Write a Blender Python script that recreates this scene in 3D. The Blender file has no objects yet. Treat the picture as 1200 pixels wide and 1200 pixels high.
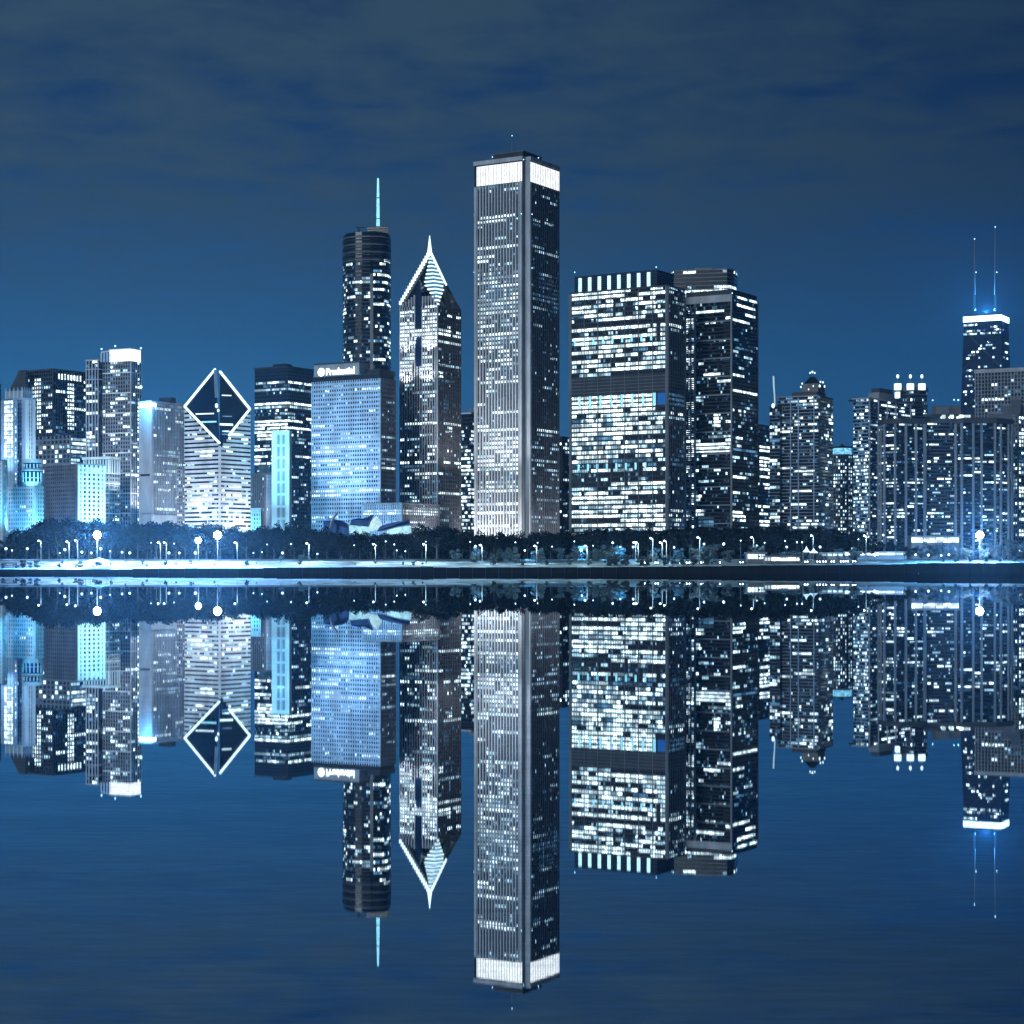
import bpy, math, random
from mathutils import Vector
S = bpy.context.scene
COL = S.collection
PI = math.pi
R = math.radians
# ------------------------------------------------------------------ camera geometry
F, YH, H0 = 2300.0, 669.1, 1.0
def X(px, D): return (px-600.0)/F*D
def Z(py, D): return (YH-py)/F*D+H0
def lerp(a, b, t): return a+(b-a)*t
def interp(tab, x):
    if x <= tab[0][0]: return tab[0][1]
    for (a, va), (b, vb) in zip(tab, tab[1:]):
        if x <= b: return lerp(va, vb, (x-a)/(b-a))
    return tab[-1][1]
# ------------------------------------------------------------------ materials
MATS = {}
def nn(t, kind, **kw):
    n = t.nodes.new(kind)
    for k, v in kw.items(): setattr(n, k, v)
    return n
def wall(name, col, rough=.7, var=.25, scale=.12, metal=0.0, spec=.3):
    if name in MATS: return MATS[name]
    m = bpy.data.materials.new(name); m.use_nodes = True; t = m.node_tree
    b = t.nodes['Principled BSDF']
    b.inputs['Roughness'].default_value = rough; b.inputs['Metallic'].default_value = metal
    b.inputs['Specular IOR Level'].default_value = spec
    g = nn(t, 'ShaderNodeNewGeometry'); mp = nn(t, 'ShaderNodeMapping')
    mp.inputs['Scale'].default_value = (1, 1, .35)
    no = nn(t, 'ShaderNodeTexNoise'); no.inputs['Scale'].default_value = scale; no.inputs['Detail'].default_value = 5
    mr = nn(t, 'ShaderNodeMapRange'); mr.inputs['From Min'].default_value = .3; mr.inputs['From Max'].default_value = .7
    mr.inputs['To Min'].default_value = 1-var; mr.inputs['To Max'].default_value = 1+var
    mx = nn(t, 'ShaderNodeVectorMath', operation='SCALE'); mx.inputs[0].default_value = col
    t.links.new(g.outputs['Position'], mp.inputs['Vector']); t.links.new(mp.outputs[0], no.inputs['Vector'])
    t.links.new(no.outputs['Fac'], mr.inputs['Value']); t.links.new(mr.outputs[0], mx.inputs['Scale'])
    t.links.new(mx.outputs[0], b.inputs['Base Color'])
    MATS[name] = m; return m
def glow(name, col, s, lo=1.0, hi=1.0, scale=.09, sample=False, cell=False):
    """emitting surface"""
    if name in MATS: return MATS[name]
    m = bpy.data.materials.new(name); m.use_nodes = True; t = m.node_tree
    t.nodes.remove(t.nodes['Principled BSDF'])
    e = nn(t, 'ShaderNodeEmission'); e.inputs['Color'].default_value = (*col, 1)
    if lo != hi:
        g = nn(t, 'ShaderNodeNewGeometry')
        no = nn(t, 'ShaderNodeTexNoise'); no.inputs['Scale'].default_value = scale; no.inputs['Detail'].default_value = 6
        no.inputs['Roughness'].default_value = .75
        mr = nn(t, 'ShaderNodeMapRange'); mr.inputs['From Min'].default_value = .33; mr.inputs['From Max'].default_value = .67
        t.links.new(g.outputs['Position'], no.inputs['Vector']); t.links.new(no.outputs['Fac'], mr.inputs['Value'])
        if cell:                                     # every room its own brightness
            mr.inputs['To Min'].default_value = .55; mr.inputs['To Max'].default_value = 1.35
            q = nn(t, 'ShaderNodeVectorMath', operation='MULTIPLY'); q.inputs[1].default_value = (1/3.7, 1/3.7, 1/3.4)
            fl = nn(t, 'ShaderNodeVectorMath', operation='FLOOR'); wn = nn(t, 'ShaderNodeTexWhiteNoise')
            pw = nn(t, 'ShaderNodeMath', operation='POWER'); pw.inputs[1].default_value = 2.0
            m2 = nn(t, 'ShaderNodeMapRange'); m2.inputs['To Min'].default_value = s*lo; m2.inputs['To Max'].default_value = s*hi
            mu = nn(t, 'ShaderNodeMath', operation='MULTIPLY')
            t.links.new(g.outputs['Position'], q.inputs[0]); t.links.new(q.outputs[0], fl.inputs[0]); t.links.new(fl.outputs[0], wn.inputs['Vector'])
            t.links.new(wn.outputs['Value'], pw.inputs[0]); t.links.new(pw.outputs[0], m2.inputs['Value'])
            t.links.new(m2.outputs[0], mu.inputs[0]); t.links.new(mr.outputs[0], mu.inputs[1]); t.links.new(mu.outputs[0], e.inputs['Strength'])
        else:
            mr.inputs['To Min'].default_value = s*lo; mr.inputs['To Max'].default_value = s*hi
            t.links.new(mr.outputs[0], e.inputs['Strength'])
    else: e.inputs['Strength'].default_value = s
    t.links.new(e.outputs[0], t.nodes['Material Output'].inputs['Surface'])
    m.cycles.emission_sampling = 'AUTO' if sample else 'NONE'
    MATS[name] = m; return m
limestone = wall('pale granite', (.36, .37, .40))
white_st  = wall('white stone', (.62, .64, .66))
bluegrey  = wall('blue grey stone', (.30, .41, .54))
grey      = wall('grey concrete', (.22, .23, .25))
midgrey   = wall('dull grey metal', (.13, .14, .16), .5)
dark      = wall('dark metal', (.035, .04, .05), .5)
black     = wall('black metal', (.012, .014, .018), .5)
brown     = wall('brown granite', (.15, .14, .135))
dkbrown   = wall('dark brown stone', (.052, .05, .05))
cyanst    = wall('pale terracotta', (.55, .60, .64))
def glass(name, col, rough=.12):
    return wall(name, col, rough, .3, .05, 0, .5)
g_dark  = glass('dark glass', (.006, .009, .016))
g_blue  = glass('blue glass', (.008, .022, .055))
g_grey  = glass('smoky glass', (.02, .024, .03))
WIN = [glow('lit window white', (.74, .93, 1), 1.0, .8, 5.0, .45, cell=True),
       glow('lit window soft', (.52, .82, 1), 1.0, .25, 2.2, .45, cell=True),
       glow('lit window cool', (.22, .58, 1), 1.0, .10, .75, .45, cell=True),
       glow('lit window dim', (.10, .28, .5), 1.0, .04, .45, .45, cell=True)]
# ------------------------------------------------------------------ mesh helpers
class MB:
    def __init__(s): s.v = []; s.f = []; s.mi = []; s.mats = []
    def m(s, mat):
        if mat not in s.mats: s.mats.append(mat)
        return s.mats.index(mat)
    def hexa(s, p, mat):                      # 8 points: bottom 4 ccw, top 4 ccw
        k = len(s.v); s.v += [tuple(q) for q in p]; i = s.m(mat)
        for f in ((3,2,1,0), (4,5,6,7), (0,1,5,4), (1,2,6,5), (2,3,7,6), (3,0,4,7)):
            s.f.append(tuple(k+a for a in f)); s.mi.append(i)
    def box(s, x0, x1, y0, y1, z0, z1, mat):
        s.hexa([(x0,y0,z0),(x1,y0,z0),(x1,y1,z0),(x0,y1,z0),(x0,y0,z1),(x1,y0,z1),(x1,y1,z1),(x0,y1,z1)], mat)
    def prism(s, poly, z0, z1, mat, top=None, tz=None):
        n = len(poly); k = len(s.v); top = top or poly; i = s.m(mat)
        s.v += [(p[0], p[1], z0) for p in poly]
        s.v += [(p[0], p[1], z1 if tz is None else tz[j]) for j, p in enumerate(top)]
        for a in range(n):
            b = (a+1) % n; s.f.append((k+a, k+b, k+n+b, k+n+a)); s.mi.append(i)
        s.f.append(tuple(range(k+n-1, k-1, -1))); s.mi.append(i)
        s.f.append(tuple(range(k+n, k+2*n))); s.mi.append(i)
    def face(s, pts, mat):
        k = len(s.v); s.v += [tuple(p) for p in pts]; s.f.append(tuple(range(k, k+len(pts)))); s.mi.append(s.m(mat))
    def tube(s, pts, rad, mat, n=6):
        """tapered tube along pts, rad per point"""
        i = s.m(mat); k = len(s.v)
        for j, p in enumerate(pts):
            p = Vector(p); a = Vector(pts[max(j-1, 0)]); b = Vector(pts[min(j+1, len(pts)-1)])
            d = (b-a).normalized(); u = d.orthogonal().normalized(); w = d.cross(u)
            for q in range(n):
                an = 2*PI*q/n; s.v.append(tuple(p+rad[j]*(math.cos(an)*u+math.sin(an)*w)))
        for j in range(len(pts)-1):
            for q in range(n):
                a = k+j*n+q; b = k+j*n+(q+1) % n
                s.f.append((a, b, b+n, a+n)); s.mi.append(i)
        s.f.append(tuple(k+q for q in range(n))[::-1]); s.mi.append(i)
        e = k+(len(pts)-1)*n; s.f.append(tuple(e+q for q in range(n))); s.mi.append(i)
    def ball(s, c, r, mat, n=8, sz=1.0):
        i = s.m(mat); k = len(s.v); c = Vector(c); rings = n//2
        for a in range(1, rings):
            th = PI*a/rings
            for q in range(n):
                ph = 2*PI*q/n
                s.v.append((c.x+r*math.sin(th)*math.cos(ph), c.y+r*math.sin(th)*math.sin(ph), c.z+r*sz*math.cos(th)))
        t = len(s.v); s.v += [(c.x, c.y, c.z+r*sz), (c.x, c.y, c.z-r*sz)]
        for a in range(rings-2):
            for q in range(n):
                s.f.append((k+a*n+q, k+(a+1)*n+q, k+(a+1)*n+(q+1) % n, k+a*n+(q+1) % n)); s.mi.append(i)
        for q in range(n):
            s.f.append((t, k+q, k+(q+1) % n)); s.mi.append(i)
            b = k+(rings-2)*n; s.f.append((t+1, b+(q+1) % n, b+q)); s.mi.append(i)
    def mesh(s, name):
        me = bpy.data.meshes.new(name); me.from_pydata(s.v, [], s.f)
        for m in s.mats: me.materials.append(m)
        if len(s.mats) > 1: me.polygons.foreach_set('material_index', s.mi)
        me.update(); return me
    def build(s, name, parent=None, off=None):
        if not s.v: return None
        if off is not None: s.v = [(a-off[0], b-off[1], c-off[2]) for a, b, c in s.v]
        o = bpy.data.objects.new(name, s.mesh(name)); COL.objects.link(o)
        if parent: o.parent = parent
        return o
def tag(o, label=None, cat=None, group=None, kind=None):
    if label: o['label'] = label
    if cat: o['category'] = cat
    if group: o['group'] = group
    if kind: o['kind'] = kind
    return o
def empty(name, loc, label, cat, group=None):
    o = bpy.data.objects.new(name, None); o.empty_display_size = 2; o.location = loc; COL.objects.link(o)
    return tag(o, label, cat, group)
def copy_tree(o, parent=None):
    c = o.copy(); COL.objects.link(c); c.parent = parent
    for ch in list(o.children): copy_tree(ch, c)
    return c
# ------------------------------------------------------------------ footprints
def foot(xl, xc, xr, D, yaw=31.0):
    a = R(yaw); ca, sa = math.cos(a), math.sin(a)
    cx = X(xc, D); k = (xl-600)/F
    t = (cx-k*D)/(ca+k*sa)
    k = (xr-600)/F
    s = (k*D-cx)/(sa-k*ca)
    L = (cx-t*ca, D+t*sa); C = (cx, D); Rr = (cx+s*sa, D+s*ca)
    return [L, C, Rr, (L[0]+Rr[0]-C[0], L[1]+Rr[1]-C[1])]
def pts(lst): return [(X(p, d), d) for p, d in lst]
def grow(poly, e):
    n = len(poly); out = []
    for i in range(n):
        p0, p1, p2 = (Vector(poly[j % n]) for j in (i-1, i, i+1))
        d1 = (p1-p0).normalized(); d2 = (p2-p1).normalized()
        n1 = Vector((d1.y, -d1.x)); n2 = Vector((d2.y, -d2.x)); b = n1+n2
        b = b/max(.3, b.dot(n1)) if b.length > 1e-6 else n1
        out.append(tuple(p1+b*e))
    return out
# ------------------------------------------------------------------ unit panes (shared meshes)
PANE = []
for m in WIN:
    b = MB(); b.box(0, 1, -1, 0, 0, 1, m); PANE.append(b.mesh('window'))
class Tower:
    """a building: body, spandrels, pilasters, windows are separate meshes under one Empty"""
    def __init__(s, name, D, px, label, cat='building', seed=1, group=None):
        s.D = D; s.o = (X(px, D), D, GZ)
        s.root = empty(name, s.o, label, cat, group)
        s.rng = random.Random(seed); s.wins = []
        s.sp = MB(); s.pi = MB(); s.body = MB()
    def part(s, mb, name): return mb.build(name, s.root, s.o)
    def z(s, py): return Z(py, s.D)
    def py(s, z): return YH-(z-H0)*F/s.D
    def mass(s, poly, ytop, ybot=None, mat=g_dark, cap=None, caph=1.4, capout=.5, tz=None):
        z1 = s.z(ytop); z0 = GZ-1 if ybot is None else s.z(ybot)
        s.body.prism(poly, z0, z1, mat, tz=tz)
        if cap:
            b = MB(); b.prism(grow(poly, capout), z1-caph*.55, z1+caph*.45, cap); s.part(b, 'parapet')
        return z0, z1
    def facade(s, line, ytop, ybot, fpx, nb, sp=.4, pw=.3, spm=None, pim=None, sd=.3, pd=.45, lit=None, merge=1,
               endp=None, wh=(0.0, 1.0), every=1, glassz=0.0):
        """line: polyline seen left to right; fpx: px per storey; nb: bays over the whole line"""
        z0, z1 = s.z(ybot), s.z(ytop); nf = max(1, round((ybot-ytop)/fpx)); fh = (z1-z0)/nf
        segs = [(Vector(a), Vector(b)) for a, b in zip(line, line[1:])]
        tot = sum((b-a).length for a, b in segs); acc = 0; bays = []
        for a, b in segs:
            d = (b-a); L = d.length; u = d/L; n = Vector((u.y, -u.x)); k = max(1, round(nb*L/tot)); w = L/k
            def bx(mb, u0, u1, za, zb, d0, d1, mat):
                q = [a+u*u0+n*d1, a+u*u1+n*d1, a+u*u1+n*d0, a+u*u0+n*d0]
                mb.hexa([(p.x, p.y, za) for p in q]+[(p.x, p.y, zb) for p in q], mat)
            if spm:
                for i in range(nf):
                    bx(s.sp, .06, L-.06, z0+i*fh, z0+(i+sp)*fh, -.05, sd, spm)
            if pim:
                for j in range(0, k+1, every):
                    hw = w*pw/2
                    if endp and (j == 0 or j == k): hw = endp/2
                    c = min(max(j*w, hw+.001), L-hw-.001)
                    bx(s.pi, c-hw, c+hw, z0-.5, z1, -.06, pd, pim)
            for j in range(k): bays.append((a, u, n, j*w, w, (acc+(j+.5)*w)/tot))
            acc += L
        if not lit: return
        base = lit.get('p', 0); run = lit.get('run', 2.5); bm = lit.get('mat', (.6, .25, .15, 0)); rows = lit.get('rows', [])
        hp = (ybot-ytop)/nf; rng = s.rng
        ph = lit.get('fl', 0)                      # per-floor variation
        for i in range(nf):
            zc = z0+(i+.5+sp/2)*fh; yc = s.py(zc)
            act = [r for r in rows if abs(yc-(r[0]+r[1])/2) < max((r[1]-r[0])/2, hp*.5)]
            fb = base*(rng.uniform(1-ph, 1+ph) if ph else 1)
            prev = None; prevp = None; cur = None
            def flush():
                nonlocal cur
                if cur: s.wins.append(cur); cur = None
            lastb = None
            for bay in bays:
                a, u, n, o, w, uu = bay; p = fb; mt = bm
                for r in act:
                    if r[2] <= uu <= r[3]: p = r[4]; mt = r[5] if len(r) > 5 else bm
                if prev is None or p != prevp or rng.random() < 1/run: on = rng.random() < p; newm = True
                else: on = prev; newm = False
                if newm or lastb is None:
                    if isinstance(mt, int): mi = mt
                    else:
                        q = rng.random()*sum(mt); mi = 0
                        for mi, wt in enumerate(mt):
                            q -= wt
                            if q <= 0: break
                prev, prevp = on, p
                if on:
                    za = z0+(i+sp+(1-sp)*wh[0]+.02)*fh; zb = z0+(i+sp+(1-sp)*wh[1]-.02)*fh
                    g = w*pw/2 if pim and every == 1 else w*max(.07, pw/2)
                    if cur and cur['n'] == n and cur['mi'] == mi and cur['c'] < merge and cur['j'] == uu_prev:
                        cur['w'] += w; cur['c'] += 1
                    else:
                        flush(); cur = dict(a=a, u=u, n=n, o=o+g, w=w-2*g, za=za, zb=zb, mi=mi, c=1)
                    cur['j'] = uu
                else:
                    flush()
                    if p > 0 and rng.random() < lit.get('dim', .15):
                        g = w*pw/2 if pim and every == 1 else w*max(.07, pw/2)
                        s.wins.append(dict(a=a, u=u, n=n, o=o+g, w=w-2*g, za=z0+(i+sp+(1-sp)*wh[0]+.02)*fh, zb=z0+(i+sp+(1-sp)*wh[1]-.02)*fh, mi=rng.choice((1,2,2,3,3,3))))
                uu_prev = uu; lastb = bay
            flush()
    def finish(s, cap=100):
        s.part(s.body, 'tower_body'); s.part(s.sp, 'spandrels'); s.part(s.pi, 'pilasters')
        s.wins.sort(key=lambda w: -w['w']*(w['zb']-w['za'])*(1.6, 1.2, .8, .5)[w['mi']])
        for k, w in enumerate(s.wins[:cap]):
            o = bpy.data.objects.new('window', PANE[w['mi']]); COL.objects.link(o); o.parent = s.root
            p = w['a']+w['u']*w['o']+w['n']*.06
            o.location = (p.x-s.o[0], p.y-s.o[1], w['za']-s.o[2]); o.rotation_euler.z = math.atan2(w['u'].y, w['u'].x)
            o.scale = (w['w'], .1, w['zb']-w['za'])
        if len(s.wins) > cap:
            mb = MB()
            for w in s.wins[cap:]:
                a, u, n = w['a'], w['u'], w['n']; q0 = a+u*w['o']; q1 = q0+u*w['w']
                q = [q0+n*.16, q1+n*.16, q1+n*.06, q0+n*.06]
                mb.hexa([(p.x, p.y, w['za']) for p in q]+[(p.x, p.y, w['zb']) for p in q], WIN[w['mi']])
            tag(s.part(mb, 'windows'), kind='stuff')
        return s.root
GZ = 7.0
def lamp_obj(kind, name, loc, power, col, parent=None, off=(0,0,0), radius=.3, target=None, spot=None, blend=.6, size=None):
    l = bpy.data.lights.new(name, kind); l.energy = power; l.color = col
    if kind == 'AREA': l.size = size or 4
    else: l.shadow_soft_size = 0.0
    if kind == 'SPOT': l.spot_size = R(spot); l.spot_blend = blend
    o = bpy.data.objects.new(name, l); COL.objects.link(o)
    o.location = tuple(loc[i]-off[i] for i in range(3))
    if parent: o.parent = parent
    if target is not None:
        d = Vector(target)-Vector(loc); o.rotation_euler = d.to_track_quat('-Z', 'Y').to_euler()
    return o
def flood(t, face, u, out, h, power, col, yt, spot=100, du=0.0):
    """unseen floodlight set in front of a face, often in mid-air (two footprint points), aimed at its wall at picture row yt"""
    a, b = Vector(face[0]), Vector(face[1]); d = (b-a).normalized(); n = Vector((d.y, -d.x))
    p = a.lerp(b, u)+n*out; q = a.lerp(b, u+du)
    lamp_obj('SPOT', 'floodlight', (p.x, p.y, h), power, col, t.root, t.o, .5, (q.x, q.y, t.z(yt)), spot)
W0, W1, W2, W3 = 0, 1, 2, 3
def boxpart(t, name, xl, xc, xr, D, y1, y0, mat, yaw=31, label=None):
    b = MB(); b.prism(foot(xl, xc, xr, D, yaw), t.z(y0), t.z(y1), mat); o = t.part(b, name)
    if label: o['label'] = label
    return o
def marker(t, px, py, D, r=.55, mat=None):
    b = MB(); b.ball((X(px, D), D, Z(py, D)), r, mat or M_MARK, 6); t.part(b, 'marker_light')
M_MARK = glow('marker lamp', (.35, .75, 1), 3.0)
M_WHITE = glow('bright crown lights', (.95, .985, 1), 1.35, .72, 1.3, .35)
M_CYAN = glow('cyan light strip', (.30, .80, 1), 1.3, .7, 1.2, .3)
M_ICE = glow('ice white light strip', (.72, .95, 1), 1.8)
M_FIN = glow('roof fin light', (.52, .90, 1), 1.6, .75, 1.25, .3)
M_HALO = glow('bright blue white band', (.55, .86, 1), 4.0)
#@@BUILDINGS
# ---------- tallest tower
def tallest():
    D = 1620; P = foot(556, 618, 655, D); t = Tower('skyscraper', D, 618, 'tallest tower, pale stone with glowing white band round its top', 'skyscraper', 11)
    L, C, Rr, B = (Vector(p) for p in P); e1 = (C-L).normalized(); e2 = (Rr-C).normalized(); w = 5.2
    a, bb, c = C-e1*w, C-e1*w+e2*w, C+e2*w
    l2, l3 = L+e1*0, L
    poly = [tuple(p) for p in (L, a, bb, c, Rr, B)]
    t.mass(poly, 186, mat=g_grey)
    mb = MB(); mb.prism(grow(poly, .7), t.z(186)-.5, t.z(182), limestone); t.part(mb, 'parapet')
    mb = MB()                                            # notched corner lining and outer edges; side-facing wall coloured as in shade
    mb.prism([tuple(a+e2*.02), tuple(a+e1*.35+e2*.02), tuple(a+e1*.35+e2*(w-.35)), tuple(a+e2*(w-.35))], GZ-1, t.z(186)-.6, grey)
    mb.prism([tuple(bb-e2*.45+e1*.36), tuple(bb-e2*.45+e1*w*.98), tuple(bb+e1*w*.98), tuple(bb+e1*.36)], GZ-1, t.z(186)-.6, limestone)
    t.part(mb, 'corner_notch')
    rows = [(212,215,.0,.5,.8,W2),(212,215,.85,1,.8,W1),(217,219,.8,1,1,W1),(217,219,.1,.75,.25,W1),(223,226,.1,1,.2,W1),(227,247,0,1,0),
      (250,252,0,.88,1,W0),(250,252,.07,.12,0),(256,258,0,.66,1,W0),(260,270,.3,1,.35,W3),(276,279,.1,1,.25,W1),(287,289,0,1,1,W0),(293,296,0,.42,.9,W0),
      (298,306,0,.4,.4,W0),(298,306,.4,1,.1),(308,312,0,1,.35,W1),(314,330,0,1,.85,(.1,.6,.3,0)),(330,345,0,1,.9,(.15,.5,.35,0)),(345,360,0,1,.95,(.4,.5,.1,0)),
      (362,364,0,1,1,W0),(366,386,0,1,.55,(.5,.5,0,0)),(388,390,0,1,1,W0),(391,402,0,1,.55,(.5,.5,0,0)),(403,405,0,.6,1,W0),(406,430,0,1,.5,(.45,.5,.05,0)),
      (430,458,0,1,.33,(.5,.4,.1,0)),(445,447,.1,1,.7,W0),(460,498,0,1,.08,(.3,.4,.3,0)),(472,475,0,.28,1,W0),(482,484,.38,.95,1,W0),
      (499,502,0,1,1,W0),(503,530,0,1,.5,(.5,.4,.1,0)),(511,514,0,.8,.8,W0),(521,524,0,1,.8,W0),(531,552,0,1,.9,(.8,.2,0,0)),(531,552,.42,.55,.35),(554,572,0,1,.4,(.5,.4,.1,0)),
      (573,576,0,1,1,W0),(578,588,0,1,.3,W1),(589,592,0,1,1,W0),(593,598,0,1,.4,W1),(599,602,0,1,1,W0),(604,612,0,1,.4,W1),(613,616,0,1,.9,W0),(616,640,0,1,.5,W1)]
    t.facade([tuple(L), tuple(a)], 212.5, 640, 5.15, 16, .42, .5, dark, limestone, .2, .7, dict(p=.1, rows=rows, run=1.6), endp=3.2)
    srows = [(229,231,.65,1,.8,W1),(222,225,.35,.65,.4,W1),(252,254,.1,.8,.85,W1),(258,260,.1,.3,.5,W2),(289,292,.15,1,.8,W1),(316,360,0,1,.6,(0,.1,.6,.3)),(340,362,.1,1,.85,(0,.3,.7,0)),
      (373,376,.1,1,.6,W1),(388,390,0,1,1,W1),(366,470,0,1,.06,W1),(415,418,.5,.85,.6,W1),(427,430,.6,.9,.6,W1),(479,482,.7,1,.7,W1),(500,503,.2,.95,1,W0),(506,508,.2,.8,.8,W1),(515,555,0,1,.35,W1),(521,524,0,1,.8,W1),(548,551,.3,1,.7,W1),(570,573,.2,1,.6,W1),(585,588,0,1,.7,W1),(592,595,.3,.9,.6,W1),(604,618,0,1,.35,W1)]
    t.facade([tuple(c), tuple(Rr)], 212.5, 640, 5.15, 15, .42, .42, black, midgrey, .2, .6, dict(p=.02, rows=srows, run=2.5))  # side face in dull dark tones: its shade put into the colour
    for nm, p, q in (('a', L+e1*2.4, a), ('b', c, Rr)):
        d = (q-p).normalized(); n = Vector((d.y, -d.x)); mb = MB()
        k = [p+n*.45, q+n*.45, q-n*.1, p-n*.1]
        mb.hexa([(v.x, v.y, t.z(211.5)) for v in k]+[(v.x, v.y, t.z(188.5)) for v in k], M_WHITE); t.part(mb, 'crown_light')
        mb = MB(); ln = (q-p).length; nb = 17
        for i in range(nb):
            m = p+d*ln*(i+.5)/nb; kk = [m-d*.14+n*.75, m+d*.14+n*.75, m+d*.14+n*.4, m-d*.14+n*.4]
            mb.hexa([(v.x, v.y, t.z(212)) for v in kk]+[(v.x, v.y, t.z(189)) for v in kk], grey)
        t.part(mb, 'crown_mullions')
    cx, cy = (L+Rr)/2
    mb = MB(); q = [tuple(Vector((cx, cy))+(Vector(p)-Vector((cx, cy)))*.58) for p in P]
    mb.prism(q, t.z(185), Z(178.6, D+20), dark); mb.prism(grow(q,.5), Z(178.6,D+20), Z(177.6,D+20), midgrey); t.part(mb, 'penthouse')
    mb = MB(); mb.tube([(X(600,D+25), D+25, t.z(178)), (X(600,D+25), D+25, t.z(170)), (X(600,D+25), D+25, t.z(157))], [.5,.4,.2], midgrey); 
    mb.box(X(600,D+25)-1.3, X(600,D+25)+1.3, D+24.8, D+25.2, t.z(167), t.z(166), midgrey); t.part(mb, 'antenna')
    for px, py, dd in ((556,193,D+45),(558,192.5,D+44),(613.5,187,D-1),(577,184,D+30),(612.5,180,D+20),(631,185,D+30),(556,252,D+35),(611,250.5,D-2),(623.5,251,D+3),(555.5,319,D+35),(623.5,314,D+3),(600,159,D+25)): marker(t, px, py, dd, .5)
    flood(t, (L, a), .5, 30, GZ+2, 330000, (.96,.98,1), 560, 120); flood(t, (L, a), .5, 70, GZ+60, 300000, (.95,.97,1), 430, 90)
    flood(t, (c, Rr), .2, 40, GZ+2, 170000, (.95,.97,1), 560, 120)
    t.finish()
tallest()
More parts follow.
